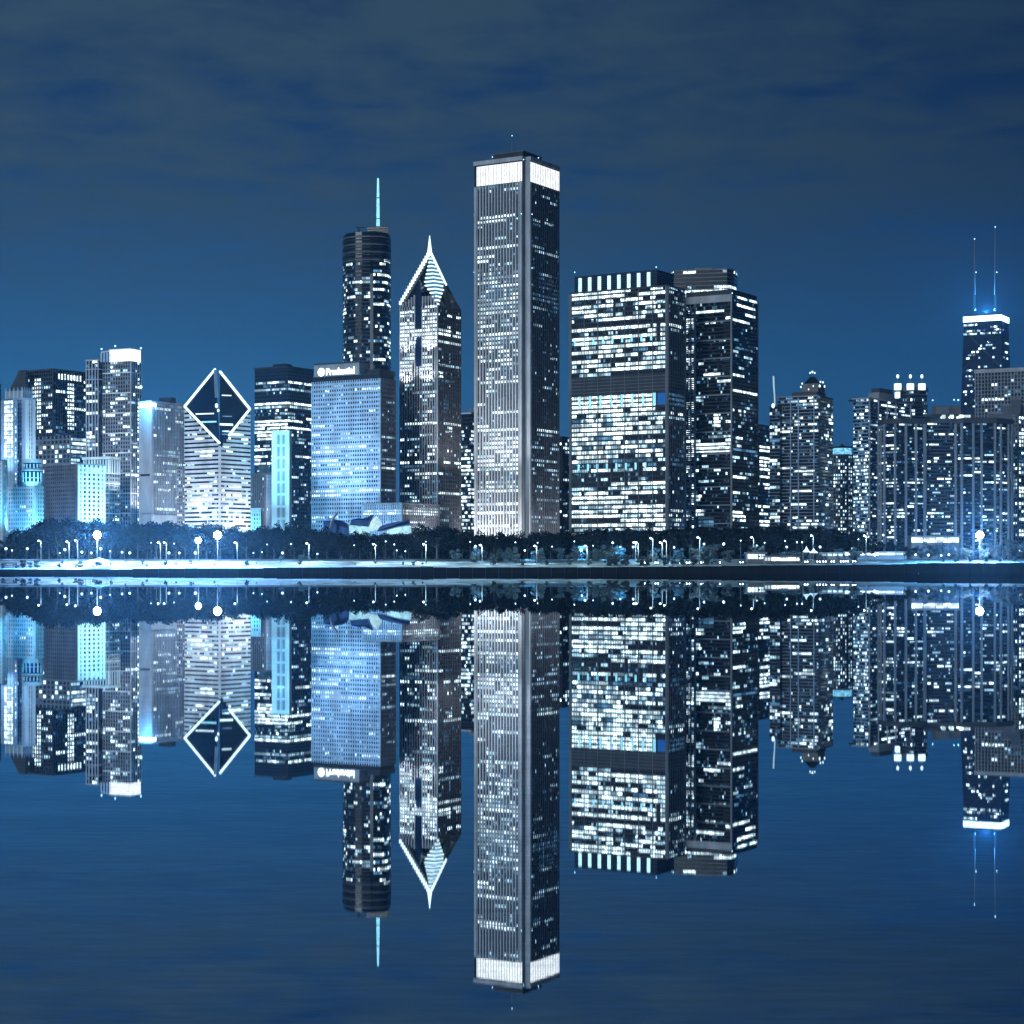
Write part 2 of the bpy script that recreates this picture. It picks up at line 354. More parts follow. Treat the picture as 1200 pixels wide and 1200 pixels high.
# ---------- wide brightly lit office tower
def wide_office():
    D = 1500; P = foot(667.5, 783, 802, D); t = Tower('office_tower', D, 783, 'wide office tower with nearly every floor lit and eight cyan roof strips', 'office building', 12)
    t.mass(P, 334.5, mat=g_grey, cap=dark)
    L, C, Rr, B = P
    pat = (.72,.25,.03,0)
    rows = [(336,339,0,.62,1,W0),(336,339,.62,.95,.6,W0),(341,344,0,.57,1,W0),(341,344,.57,1,.75,W0),(347,350,0,1,.6,pat),(353,356,.1,1,.75,pat),(359,362,0,1,.6,pat),(365,369,0,.35,.4,pat),(365,369,.35,.7,.95,W0),(365,369,.7,1,.5,pat),
      (370,375,0,1,.0),(376,380,.0,.8,.95,W0),(376,380,.86,1,1,W0),(382,386,0,.15,.6,W2),(382,386,.2,.8,.12,W3),(382,386,.88,1,.8,W1),(388,391,0,.9,1,W0),(393,397,0,.87,.6,(.3,.4,.3,0)),
      (399,403,.3,.9,1,W0),(399,403,.9,1,.8,W1),(405,408,0,.55,.9,pat),(405,408,.55,.9,.35,W2),(410,414,.0,.3,.4,W2),(410,414,.3,.95,.9,pat),(416,420,0,.32,.95,W0),(416,420,.34,.6,.3,W2),(416,420,.6,.95,.85,W1),(422,426,0,.95,.92,pat),(427,431,0,.95,.75,pat),(433,437,.1,.42,.95,W1),(433,437,.42,1,0),(437,458,0,1,0),
      (459,476,0,.88,1,W0),(459,476,.88,1,0),(477,482,0,.88,.95,W0),(477,482,.88,1,0),(483,540,0,.94,.93,(.65,.3,.05,0)),(483,540,.94,1,.6,W1),(510,515,.55,.9,.3,W3),(510,515,.9,1,0),(537,541,.4,.9,.5,W2),(541,549,0,.9,.35,(.2,.3,.5,0)),(541,549,.9,1,0),(550,556,0,1,.07,W0),(558,562,0,1,.3,W1),(563,567,0,.42,.4,W2),(563,567,.42,.9,.9,W0),(568,579,0,.95,.92,pat),
      (580,585,0,.6,.95,W0),(580,585,.6,1,.1,W1),(586,590,0,.56,.95,W0),(586,590,.56,1,.2,W1),(591,608,0,.95,.93,pat),(608,613,0,.5,.3,W1),(608,613,.5,.95,.9,W0),(613,620,0,1,.9,W0)]
    t.facade([L, C], 334.5, 640, 5.45, 40, .33, .10, dark, dark, .5, .35, dict(p=.85, rows=rows, run=2.2, mat=pat))
    srows = [(336,369,0,1,.35,W1),(376,379,0,.8,1,W0),(382,385,.1,1,.6,W1),(386,410,0,1,0),(411,420,.3,.8,.5,W1),(421,458,0,1,0),(459,474,0,1,1,W2),(476,480,.7,1,.5,W0),(483,487,.1,.9,.6,W0),(488,492,0,1,.8,W1),(493,560,0,1,.4,(0,.2,.5,.3)),(555,592,0,1,.25,(.2,.3,.3,.2)),(593,622,0,1,.75,(.4,.3,.3,0))]
    t.facade([C, Rr], 334.5, 640, 5.45, 9, .40, .3, black, midgrey, .3, .6, dict(p=.1, rows=srows, run=1.8))
    Lv, Cv, Rv = Vector(L), Vector(C), Vector(Rr); d = (Cv-Lv).normalized(); n = Vector((d.y, -d.x)); W = (Cv-Lv).length
    mb = MB()                                            # tall corner columns
    for u in (0.012, .155, .295, .43, .57, .71, .85, .988):
        m = Lv+d*W*u; hw = 1.1 if u in (.012,.988) else .22; q = [m-d*hw+n*.9, m+d*hw+n*.9, m+d*hw, m-d*hw]
        mb.hexa([(v.x,v.y,GZ-1) for v in q]+[(v.x,v.y,t.z(335.5)) for v in q], midgrey)
    t.part(mb, 'columns')
    m = Lv+d*W*.905; q = [m-d*1.7+n*.62, m+d*1.7+n*.62, m+d*1.7, m-d*1.7]      # black strips painted for the shade of a recess near the corner
    for ya, yb in ((373, 388), (389, 399), (436, 482), (541, 556), (580, 590)):
        mb = MB(); mb.hexa([(v.x,v.y,t.z(yb)) for v in q]+[(v.x,v.y,t.z(ya)) for v in q], black); t.part(mb, 'recess_strip')
    mb = MB(); mb.prism(foot(667.3, 783.2, 802.2, D-.8), t.z(458), t.z(437), dark); t.part(mb, 'louvre_storey')
    mb = MB()
    for y in (440, 444, 448, 452, 456): mb.prism(grow(P, 1.0), t.z(y), t.z(y)+.5, midgrey)
    t.part(mb, 'louvres')
    for y0, y1, us in ((459.5, 474, [i/9 for i in range(0, 10)]), (391, 397.5, [.06+i*.1 for i in range(9)]), (541, 549, [.1+i*.1 for i in range(8)])):
        for u in us:                                     # cyan frame storeys
            m = Lv+d*W*max(.015, min(.87, u*.97)); q = [m-d*.8+n*.7, m+d*.8+n*.7, m+d*.8+n*.3, m-d*.8+n*.3]; mb = MB()
            mb.hexa([(v.x,v.y,t.z(y1)) for v in q]+[(v.x,v.y,t.z(y0)) for v in q], M_CYAN); t.part(mb, 'frame_light')
    m0, m1 = Lv+d*W*.9, Lv+d*W*.985; q = [m0+n*.75, m1+n*.75, m1+n*.6, m0+n*.6]; mb = MB()
    mb.hexa([(v.x,v.y,t.z(474)) for v in q]+[(v.x,v.y,t.z(460)) for v in q], glow('deep blue panel', (.03,.2,.7), .55)); t.part(mb, 'blue_panel')
    Q = foot(673.5, 770, 789, D+14); mb = MB(); mb.prism(Q, t.z(335), t.z(312.5), g_blue); t.part(mb, 'crown')
    mb = MB()
    for k in range(9): mb.prism(grow(Q, .25), t.z(334-k*2.5), t.z(334-k*2.5)+.5, dark)
    t.part(mb, 'crown_louvres')
    a, b = Vector(Q[0]), Vector(Q[1]); d2 = (b-a).normalized(); n2 = Vector((d2.y,-d2.x)); w2 = (b-a).length
    for k in range(8):
        m = a+d2*w2*(.07+k*.119); q = [m-d2*1.35+n2*.8, m+d2*1.35+n2*.8, m+d2*1.35+n2*.3, m-d2*1.35+n2*.3]; mb = MB()
        mb.hexa([(v.x,v.y,t.z(335)) for v in q]+[(v.x,v.y,t.z(315)) for v in q], M_FIN); t.part(mb, 'roof_light_strip')
    for px, py in ((673.5,319),(769,313),(789,319)): marker(t, px, py, D+14, .5)
    flood(t, (C, Rr), .4, 12, GZ+2, 40000, (.1,.4,1), 600, 120)
    t.finish()
wide_office()
# ---------- framed tower right of it
def framed():
    D = 1540; P = foot(803, 858.5, 888, D); t = Tower('office_tower', D, 858, 'dark glass tower in a pale frame with thin bars every few storeys', 'office building', 13)
    t.mass(P, 345, mat=g_dark); L, C, Rr, B = P
    rows = [(361,364,.22,.85,.95,W0),(373,380,.42,.66,.9,W0),(371,376,.86,1,1,W0),(386,389,.6,.75,.6,W1),(395,399,.35,.85,.5,W1),(436,440,.4,.75,.9,W0),(444,448,.65,.95,.8,W0),(458,462,.6,.75,.8,W0),(463,468,.2,.4,.7,W1),(487,491,.2,.3,.6,W1),(484,500,.62,.75,.6,W0),(493,497,.86,1,.8,W0),(507,511,.5,1,.7,W1),(513,517,.78,1,.9,W0),
      (517,529,.2,1,1,W0),(533,536,.35,.45,.8,W0),(536,540,.18,.3,.6,W1),(545,549,.35,.5,.6,W1),(548,552,.2,.3,.8,W0),(549,556,.62,.9,.6,W0),(562,565,.2,.6,.8,W1),(570,576,.5,.9,.3,W1),(577,588,.2,.35,.6,W0),(598,604,.2,.38,.9,W0),(604,616,.3,.6,.75,W2)]
    t.facade([L, C], 353, 640, 4.35, 28, .3, .1, black, None, .15, 0, dict(p=.02, rows=rows, run=3))
    Lv, Cv = Vector(L), Vector(C); d = (Cv-Lv).normalized(); n = Vector((d.y,-d.x)); W = (Cv-Lv).length
    def slab(mb, u0, u1, ya, yb, out, mat, zz=False):
        m0, m1 = Lv+d*W*u0, Lv+d*W*u1; q = [m0+n*out, m1+n*out, m1-n*.05, m0-n*.05]
        mb.hexa([(v.x,v.y,t.z(yb)) for v in q]+[(v.x,v.y,t.z(ya)) for v in q], mat)
    mb = MB()
    slab(mb, 0, .03, 353, 640, 1.0, grey); slab(mb, .195, .235, 353, 640, 1.0, grey); slab(mb, .965, 1, 353, 640, 1.0, grey)
    for k in range(13): slab(mb, .24, .96, 375+21.6*k, 376.3+21.6*k, .7, grey)
    slab(mb, .24, .96, 529, 532, .75, grey); slab(mb, 0, 1, 344.5, 353, 1.1, limestone); t.part(mb, 'frame')
    mb = MB(); 
    for k in range(54): slab(mb, .035, .19, 357+k*4.7, 358.6+k*4.7, .45, grey)
    slab(mb, .10, .125, 354, 640, .6, grey); 
    for k in range(54): slab(mb, .82, .955, 357+k*4.7, 357.6+k*4.7, .45, dkbrown)
    t.part(mb, 'balconies')
    lw = [(356,620,.0,.2,.42,W0)]
    t.facade([L, tuple(Lv+d*W*.2)], 355.6, 620, 4.7, 3, .3, .2, None, None, 0, 0, dict(p=.4, run=1.5, mat=(.7,.2,.1,0)))
    srows = [(345,349,.1,1,.9,(.3,.4,.3,0)),(353,358,.15,.9,.8,W0),(363,368,.3,.9,.8,W0),(370,374,0,.65,1,W0),(404,408,.1,.6,.7,W2),(413,418,.1,.8,.4,W1),(425,440,.1,.6,.3,W1),(436,441,.0,.6,.8,W0),(453,457,0,1,.8,W0),(480,495,0,.5,.6,W0),(483,500,.0,1,.2,W1),(513,516,0,.4,.6,W0),(522,529,0,1,.95,W2),(535,620,0,1,.12,W1),(556,560,0,.5,.8,W0),(573,577,0,.4,.8,W0),(598,612,0,.5,.8,W0)]
    t.facade([C, Rr], 345, 640, 4.6, 18, .35, .1, black, None, .12, 0, dict(p=.03, rows=srows, run=2.5))
    mb = MB(); Rv = Vector(Rr); e = (Rv-Cv).normalized(); nn2 = Vector((e.y,-e.x))
    for p0 in (Rv-e*1.2,):
        q = [p0+nn2*.6, p0+e*1.2+nn2*.6, p0+e*1.2, p0]; mb.hexa([(v.x,v.y,GZ-1) for v in q]+[(v.x,v.y,t.z(344)) for v in q], dkbrown)
    t.part(mb, 'corner_column')
    mb = MB(); mb.prism(grow(P, -.6), t.z(346), t.z(338.5), dark); t.part(mb, 'parapet')
    marker(t, 858, 343.5, D-1, .5)
    t.finish()
framed()
def behind_round():
    D = 1760
    P = pts([(786,D+8),(790,D),(852,D-12),(860,D-4),(863,D+8),(864,D+30),(790,D+50)])
    t = Tower('office_tower', D, 820, 'dark tower with rounded corner peering over the pale framed tower', 'office building', 14)
    t.mass(P, 317.5, mat=g_dark, cap=midgrey, caph=1.2)
    rows = [(320,335,0,1,0),(336,339,.45,1,.6,W0),(340,345,0,.6,.7,W0),(345,360,0,1,.3,W1)]
    t.facade(P[:6], 318, 640, 4.6, 26, .25, 0, midgrey, None, .6, 0, dict(p=.1, rows=rows, run=2))
    mb = MB(); mb.prism(pts([(814,D+12),(834,D+10),(838,D+22),(818,D+26)]), t.z(318), t.z(311.5), grey); t.part(mb, 'penthouse')
    marker(t, 789, 318.5, D+2, .5); t.finish()
behind_round()
# ---------- pale blue slab with the sign
def blue_slab():
    D = 1560; P = foot(365, 446, 463.5, D); t = Tower('office_tower', D, 446, 'pale blue slab tower with a glowing white sign on its roof box', 'office building', 15)
    L, C, Rr, B = P; t.mass(P, 443, mat=g_dark)
    q=(.75,.25,0,0)
    rows = [(447,449,0,1,.2,W1),(451,454,.2,1,.25,W0),(457,460,.1,.66,.55,W1),(462,465,.8,1,.35,W0),(467,470,.4,.8,.2,W1),(476,480,.84,.93,1,W0),(487,491,.88,1,1,W1),(494,498,0,.2,1,W0),(494,498,.26,.34,1,W0),(500,505,.6,.8,.3,W2),(505,509,0,.13,1,W0),(505,509,.45,.56,1,W0),(511,514,.3,1,.85,W1),
     (521,524,.15,.8,.9,W0),(526,530,0,.43,1,W0),(526,530,.8,1,.8,W1),(532,536,.25,.6,.6,W1),(537,541,0,.4,.95,W0),(537,541,.58,.95,.8,W1),(542,546,0,.12,.9,W0),(542,546,.22,.55,.8,W0),(542,546,.75,1,.6,W1),(547,551,.45,.78,.95,W0),(547,551,.8,1,.8,W0),(553,557,0,.6,.85,W0),(558,561,.15,.7,.6,W1),(563,567,.1,.8,.7,W1),(569,572,0,.4,.6,W1),(574,578,0,1,1,W0),(579,583,0,.42,.9,W0),(579,583,.6,1,.6,W0),(590,594,.3,.5,.5,W1),(594,599,.62,1,.9,W0),(600,606,0,.2,1,W0),(600,606,.28,.75,.8,W0),(608,620,0,1,.3,W1)]
    t.facade([L, C], 443, 640, 5.15, 30, .5, .45, bluegrey, bluegrey, .3, .42, dict(p=.02, rows=rows, run=5))
    srows = [(468,471,.5,1,.5,W1),(487,490,0,.5,.7,W1),(510,513,0,1,.8,W1),(518,545,0,1,.35,W1),(536,539,0,1,.8,W1),(547,551,0,1,.9,W0),(574,578,0,1,1,W1)]
    t.facade([C, Rr], 443, 640, 5.15, 11, .5, .4, brown, brown, .3, .42, dict(p=.02, rows=srows, run=3))  # side piers coloured browner and darker for their shade
    mb = MB(); mb.prism(grow(P, -.8), t.z(444), t.z(437.5), black); t.part(mb, 'louvre_band')
    mb = MB(); mb.prism(grow(P, .3), t.z(438)+.2, t.z(437), dark); t.part(mb, 'parapet')
    Q = foot(368, 421, 432, D+6); mb = MB(); mb.prism(Q, t.z(438)+.3, t.z(423), grey); t.part(mb, 'sign_box')
    mb = MB(); mb.prism(grow(Q, .4), t.z(424)+.1, t.z(422), dark); t.part(mb, 'sign_box_roof')
    mb = MB(); mb.prism(foot(421, 445, 463, D+8), t.z(438)+.3, t.z(431), dark); t.part(mb, 'plant_room')
    a, b = Vector(Q[0]), Vector(Q[1]); d = (b-a).normalized(); n = Vector((d.y,-d.x)); W = (b-a).length
    sign = glow('roof sign light', (.92,.98,1), 3.2)
    cu = bpy.data.curves.new('sign', 'FONT'); cu.body = 'Prudential'; cu.size = 7.2; cu.extrude = .15; cu.offset = .16; cu.materials.append(sign)
    tmp = bpy.data.objects.new('sign_tmp', cu); COL.objects.link(tmp); bpy.context.view_layer.update()
    me = bpy.data.meshes.new_from_object(tmp.evaluated_get(bpy.context.evaluated_depsgraph_get()))
    bpy.data.objects.remove(tmp); xs = [v.co.x for v in me.vertices]; ww = max(xs)-min(xs)
    o = bpy.data.objects.new('sign_letters', me); COL.objects.link(o); o.parent = t.root
    p = a+d*W*.27+n*.35; sx = W*.62/ww
    o.location = (p.x-t.o[0], p.y-t.o[1], t.z(436.2)-t.o[2]); o.rotation_euler = (PI/2, 0, math.atan2(d.y, d.x)); o.scale = (sx, 1.05, 1)
    me.materials.clear(); me.materials.append(sign)
    mb = MB(); c = a+d*W*.165+n*.3; k = len(mb.v); N = 20
    ring = [c+d*3.3*math.cos(2*PI*i/N) for i in range(N)]
    zc = t.z(432.4)
    fr = [(r.x+n.x*.2, r.y+n.y*.2, zc+3.3*math.sin(2*PI*i/N)) for i, r in enumerate(ring)]; bk = [(r.x-n.x*.2, r.y-n.y*.2, z) for r, (_, _, z) in zip(ring, fr)]
    mb.face(fr, sign)
    for i in range(N): mb.face([bk[i], bk[(i+1) % N], fr[(i+1) % N], fr[i]], sign)
    t.part(mb, 'sign_emblem')
    for u in (.2, .7): flood(t, (L, C), u, 75, GZ+58, 400000, (.44,.72,1), 520, 80)
    flood(t, (L, C), .4, 40, GZ+14, 110000, (.35,.72,1), 590, 90)
    t.finish()
blue_slab()
# ---------- round shouldered tower with spire
def spire_tower():
    D = 1900
    P = pts([(402,D+24),(402.5,D+16),(404,D+8.5),(406.8,D+2.5),(411,D-1.5),(416.5,D-4.2),(424,D-6),(434,D-6.5)]); Pb = pts([(437,D-6.5),(445,D-5.5),(450,D-3),(453.8,D+1.5),(456.2,D+8),(457.3,D+16),(457.5,D+24)])
    full = P+Pb+pts([(456,D+45),(404,D+45)])
    t = Tower('skyscraper', D, 434, 'tall dark tower with rounded shoulders and a glowing cyan spire', 'skyscraper', 16)
    t.mass(full, 273, mat=g_dark)
    t.facade(P, 274, 640, 4.3, 24, .3, .0, dark, None, .6, 0, dict(p=.2, run=2.5, fl=.9, rows=[(274,306,0,1,0),(364,368,0,.4,.95,W0),(320,340,.3,1,.15),(345,362,.2,.45,.4,W1),(425,429,.3,.6,.9,W0),(408,440,.3,.8,.3,W0)]))
    t.facade(Pb, 274, 640, 4.3, 16, .3, .0, black, None, .6, 0, dict(p=.26, run=3, fl=.9, rows=[(274,304,0,1,0),(306,309,0,.7,.8,W0),(320,324,.1,.8,.9,W0),(394,398,.1,.9,.8,W1),(394,410,.3,1,.4)]))
    mb = MB(); mb.prism(pts([(433.6,D-9),(437.4,D-9),(437.4,D-4),(433.6,D-4)]), GZ, t.z(322), grey); t.part(mb, 'spine')
    mb = MB()
    for k in range(4): mb.prism(grow(full, .9), t.z(279+k*9), t.z(279+k*9)+1.0, midgrey)
    t.part(mb, 'cornice_bands')
    mb = MB(); mb.prism(pts([(430,D+6),(455,D+2),(455,D+36),(430,D+36)]), t.z(274), t.z(264.5), g_dark); t.part(mb, 'upper_drum')
    mb = MB()
    for k in range(4): mb.prism(pts([(429.6,D+5),(455.4,D+1),(455.4,D+37),(429.6,D+37)]), t.z(273-k*2.6), t.z(273-k*2.6)+.6, dark)
    t.part(mb, 'drum_bands')
    mb = MB(); x = X(420.5, D+15)
    mb.box(x-1.1, x+1.1, D+14, D+16, t.z(274), t.z(264), dark); mb.box(x-3, x+6, D+14.4, D+15.6, t.z(264), t.z(262.8), dark); t.part(mb, 'window_washing_crane')
    x = X(443, D+20); mb = MB(); mb.tube([(x,D+20,t.z(265)),(x,D+20,t.z(232)),(x,D+20,t.z(204))], [1.75,1.4,.9], M_CYAN, 8); t.part(mb, 'spire')
    mb = MB(); 
    for y in (228, 252.5): mb.tube([(x,D+20,t.z(y)),(x,D+20,t.z(y)+.8)], [2.0,2.0], grey, 8)
    t.part(mb, 'spire_collars')
    t.finish()
spire_tower()
# ---------- pointed tower
def pointed():
    D = 1600; P = foot(468.5, 513, 540, D); t = Tower('skyscraper', D, 513, 'pointed tower with stepped chevron peak and lit needle', 'skyscraper', 17)
    L, C, Rr, B = (Vector(p) for p in P); t.mass(P, 357, mat=g_dark)
    A = Vector((X(503.5, D+30), D+30)); za = Z(297, D+30)
    q0 = (.85,.15,0,0)
    rows = [(350,358,0,.4,.3,W1),(358,403,.0,.43,.72,q0),(358,376,.62,1,.72,q0),(376,403,.0,.2,.97,W0),(376,405,.6,1,1,W0),(364,368,.62,1,.9,W0),(384,392,.3,.65,.85,W0),(396,400,.3,.5,.9,W0),(404,428,.0,.38,.55,(.5,.5,0,0)),(404,428,.56,.88,.68,(.6,.4,0,0)),(425,440,.0,.35,.8,W0),(425,442,.5,.88,.92,W0),(403,445,.42,.54,0),  # dense windows around the setbacks stand in for floodlit piers
        (443,450,.1,.9,.3,W1),(458,461,.0,1,.6,W1),(460,492,.62,.72,.8,W1),(478,490,.85,1,.85,W0),(465,492,.85,1,.6,W2),(496,499,.1,1,.9,W0),(512,516,.2,.5,.8,W1),(521,525,.3,.5,.8,W1),(520,540,.72,.9,.75,W0),(526,530,.2,.55,.7,W1),(538,541,.0,1,.9,W0),(543,547,0,.5,.6,W2),(549,552,.1,.5,.7,W1),(553,556,.4,1,.9,W0),(574,578,0,1,.7,W1),(580,588,.3,.6,.6,W1),(576,588,.85,1,.8,W2)]
    t.facade([L[:], C[:]], 357, 640, 4.55, 15, .36, .36, dark, limestone, .25, .6, dict(p=.1, run=2, rows=rows, fl=.8))
    srows = [(365,368,0,.1,.9,W0),(366,370,.35,1,.9,W0),(385,391,0,1,.95,W0),(397,401,0,1,.95,W0),(427,431,0,1,.9,W1),(444,447,.3,.7,.6,W2),(436,441,0,.2,.8,W0),(465,485,.25,.5,.3,W2),(496,499,.2,1,.9,W0),(502,512,.2,.6,.5,W1),(527,531,.2,.6,.8,W0),(538,541,.2,1,.9,W0),(552,556,.3,.6,.4,W2),(575,578,0,1,.9,W0),(593,612,0,1,.3,W1)]
    t.facade([C[:], Rr[:]], 357, 640, 4.55, 13, .38, .3, black, dkbrown, .25, .55, dict(p=.04, run=2.5, rows=srows))  # right face built in dark stone, its shade put into the colour
    mb = MB(); d = (C-L).normalized(); n = Vector((d.y,-d.x)); W = (C-L).length        # dark recess in the broad face
    m0, m1 = L+d*W*.44, L+d*W*.58; q = [m0+n*.75, m1+n*.75, m1, m0]
    mb.hexa([(v.x,v.y,t.z(384)) for v in q]+[(v.x,v.y,t.z(340)) for v in q], g_blue); mb.hexa([(v.x,v.y,t.z(428)) for v in q]+[(v.x,v.y,t.z(394)) for v in q], g_blue)
    m = (m0+m1)/2; tp = t.z(324)
    mb.face([(m0.x+n.x*.75,m0.y+n.y*.75,t.z(340)),(m1.x+n.x*.75,m1.y+n.y*.75,t.z(340)),(m.x,m.y,tp)], g_blue)
    mb.face([(m1.x+n.x*.75,m1.y+n.y*.75,t.z(340)),(m1.x-n.x*8,m1.y-n.y*8,t.z(340)),(m.x,m.y,tp)], g_blue)
    mb.face([(m0.x-n.x*8,m0.y-n.y*8,t.z(340)),(m0.x+n.x*.75,m0.y+n.y*.75,t.z(340)),(m.x,m.y,tp)], g_blue); t.part(mb, 'glass_bay')
    e = (Rr-C).normalized(); n2 = Vector((e.y,-e.x)); W2_ = (Rr-C).length; mb = MB()
    m0, m1 = C+e*W2_*.35, C+e*W2_*.6; m = (m0+m1)/2-n2*3; zb = t.z(357)
    mb.face([(m0.x,m0.y,zb),(m1.x,m1.y,zb),(m.x,m.y,t.z(326))], black)
    mb.face([(m1.x,m1.y,zb),(m1.x-n2.x*14,m1.y-n2.y*14,zb),(m.x,m.y,t.z(326))], black)
    mb.face([(m0.x-n2.x*14,m0.y-n2.y*14,zb),(m0.x,m0.y,zb),(m.x,m.y,t.z(326))], black); t.part(mb, 'gable')
    mb = MB(); mb.v = [(p[0],p[1],t.z(357)) for p in P]+[(A.x,A.y,za)]              # pyramid roof
    mb.m(g_dark); mb.f = [(0,1,4),(1,2,4),(2,3,4),(3,0,4)]; mb.mi = [0]*4; t.part(mb, 'pyramid_roof')
    mb = MB()                                                                      # upper pilasters climbing the broad gable
    for k in range(14):
        f = k/13.; p = L+d*W*(f*.96+.02); top = lerp(t.z(352), t.z(318), min(1, f*1.5)) if f < .66 else lerp(t.z(318), t.z(350), (f-.66)/.34)
        if .42 < f < .6: continue
        q = [p-d*.45+n*.62, p+d*.45+n*.62, p+d*.45-n*2, p-d*.45-n*2]
        top = min(top, t.z(355)+ (13 if f < .42 else 4)*(f if f<.42 else 1)*1.6)
        mb.hexa([(v.x,v.y,t.z(357)) for v in q]+[(v.x,v.y,top) for v in q], limestone)
    t.part(mb, 'gable_pilasters')
    mb = MB(); N = 17                                                              # lit stepped hip on the left
    for k in range(N):
        f = (k+.3)/N; p = L.lerp(A, f); z = lerp(t.z(353), za, f); s = lerp(1.3, 2.2, f)
        mb.box(p.x-s*.75, p.x+s*.75, p.y-s, p.y+s, z-1.0, z+1.9, M_ICE)
    t.part(mb, 'lit_hip_steps')
    mb = MB(); ms = MB(); N = 13                                                   # lit chevron on the near corner
    for k in range(N):
        f = k/(N-1); y = lerp(357, 304, f); dd = D-1+30*f*.93; cxp = lerp(513, 504, f)
        lw = interp([(0,.8),(.45,14.5),(1,1.5)], f); rw = interp([(0,1.8),(.12,4.5),(.42,13),(1,2.0)], f)
        cx = lerp(513, 504.2, f)
        xl_, xr_ = X(cx-lw*.88, dd), X(cx+rw*.95, dd); z = Z(y, dd); xm = X(cx, dd)
        poly = [(xl_, dd+lw*.30-1.5), (xm, dd-2.5), (xr_, dd+rw*.55), (xm, dd+16)]
        mb.prism(poly, z, z+1.05, M_ICE); ms.prism(grow(poly, -.5), z+1.05, z+3.0, glow('chevron glass light', (.12,.5,.85), .45, .5, 1.4, .5))
    t.part(ms, 'chevron_glass'); t.part(mb, 'lit_chevron_bars')
    mb = MB(); p0 = (X(523,D+10), D+10, Z(334,D+10)); p1 = (A.x+1.2, A.y, za)
    mb.tube([p0, p1], [.8,1.1], M_ICE); t.part(mb, 'lit_hip_edge')
    mb = MB(); mb.tube([(A.x,A.y,za-3),(A.x,A.y,za+2),(A.x,A.y,Z(276,D+30))], [2.6,1.8,.25], M_ICE, 8); t.part(mb, 'needle')
    for u, yb, yt_ in ((.2,412,390),(.8,412,388),(.2,447,432),(.75,447,432)): flood(t, (L[:], C[:]), u, 8, t.z(yb), 22000, (.95,.98,1), yt_, 110)
    t.finish()
pointed()
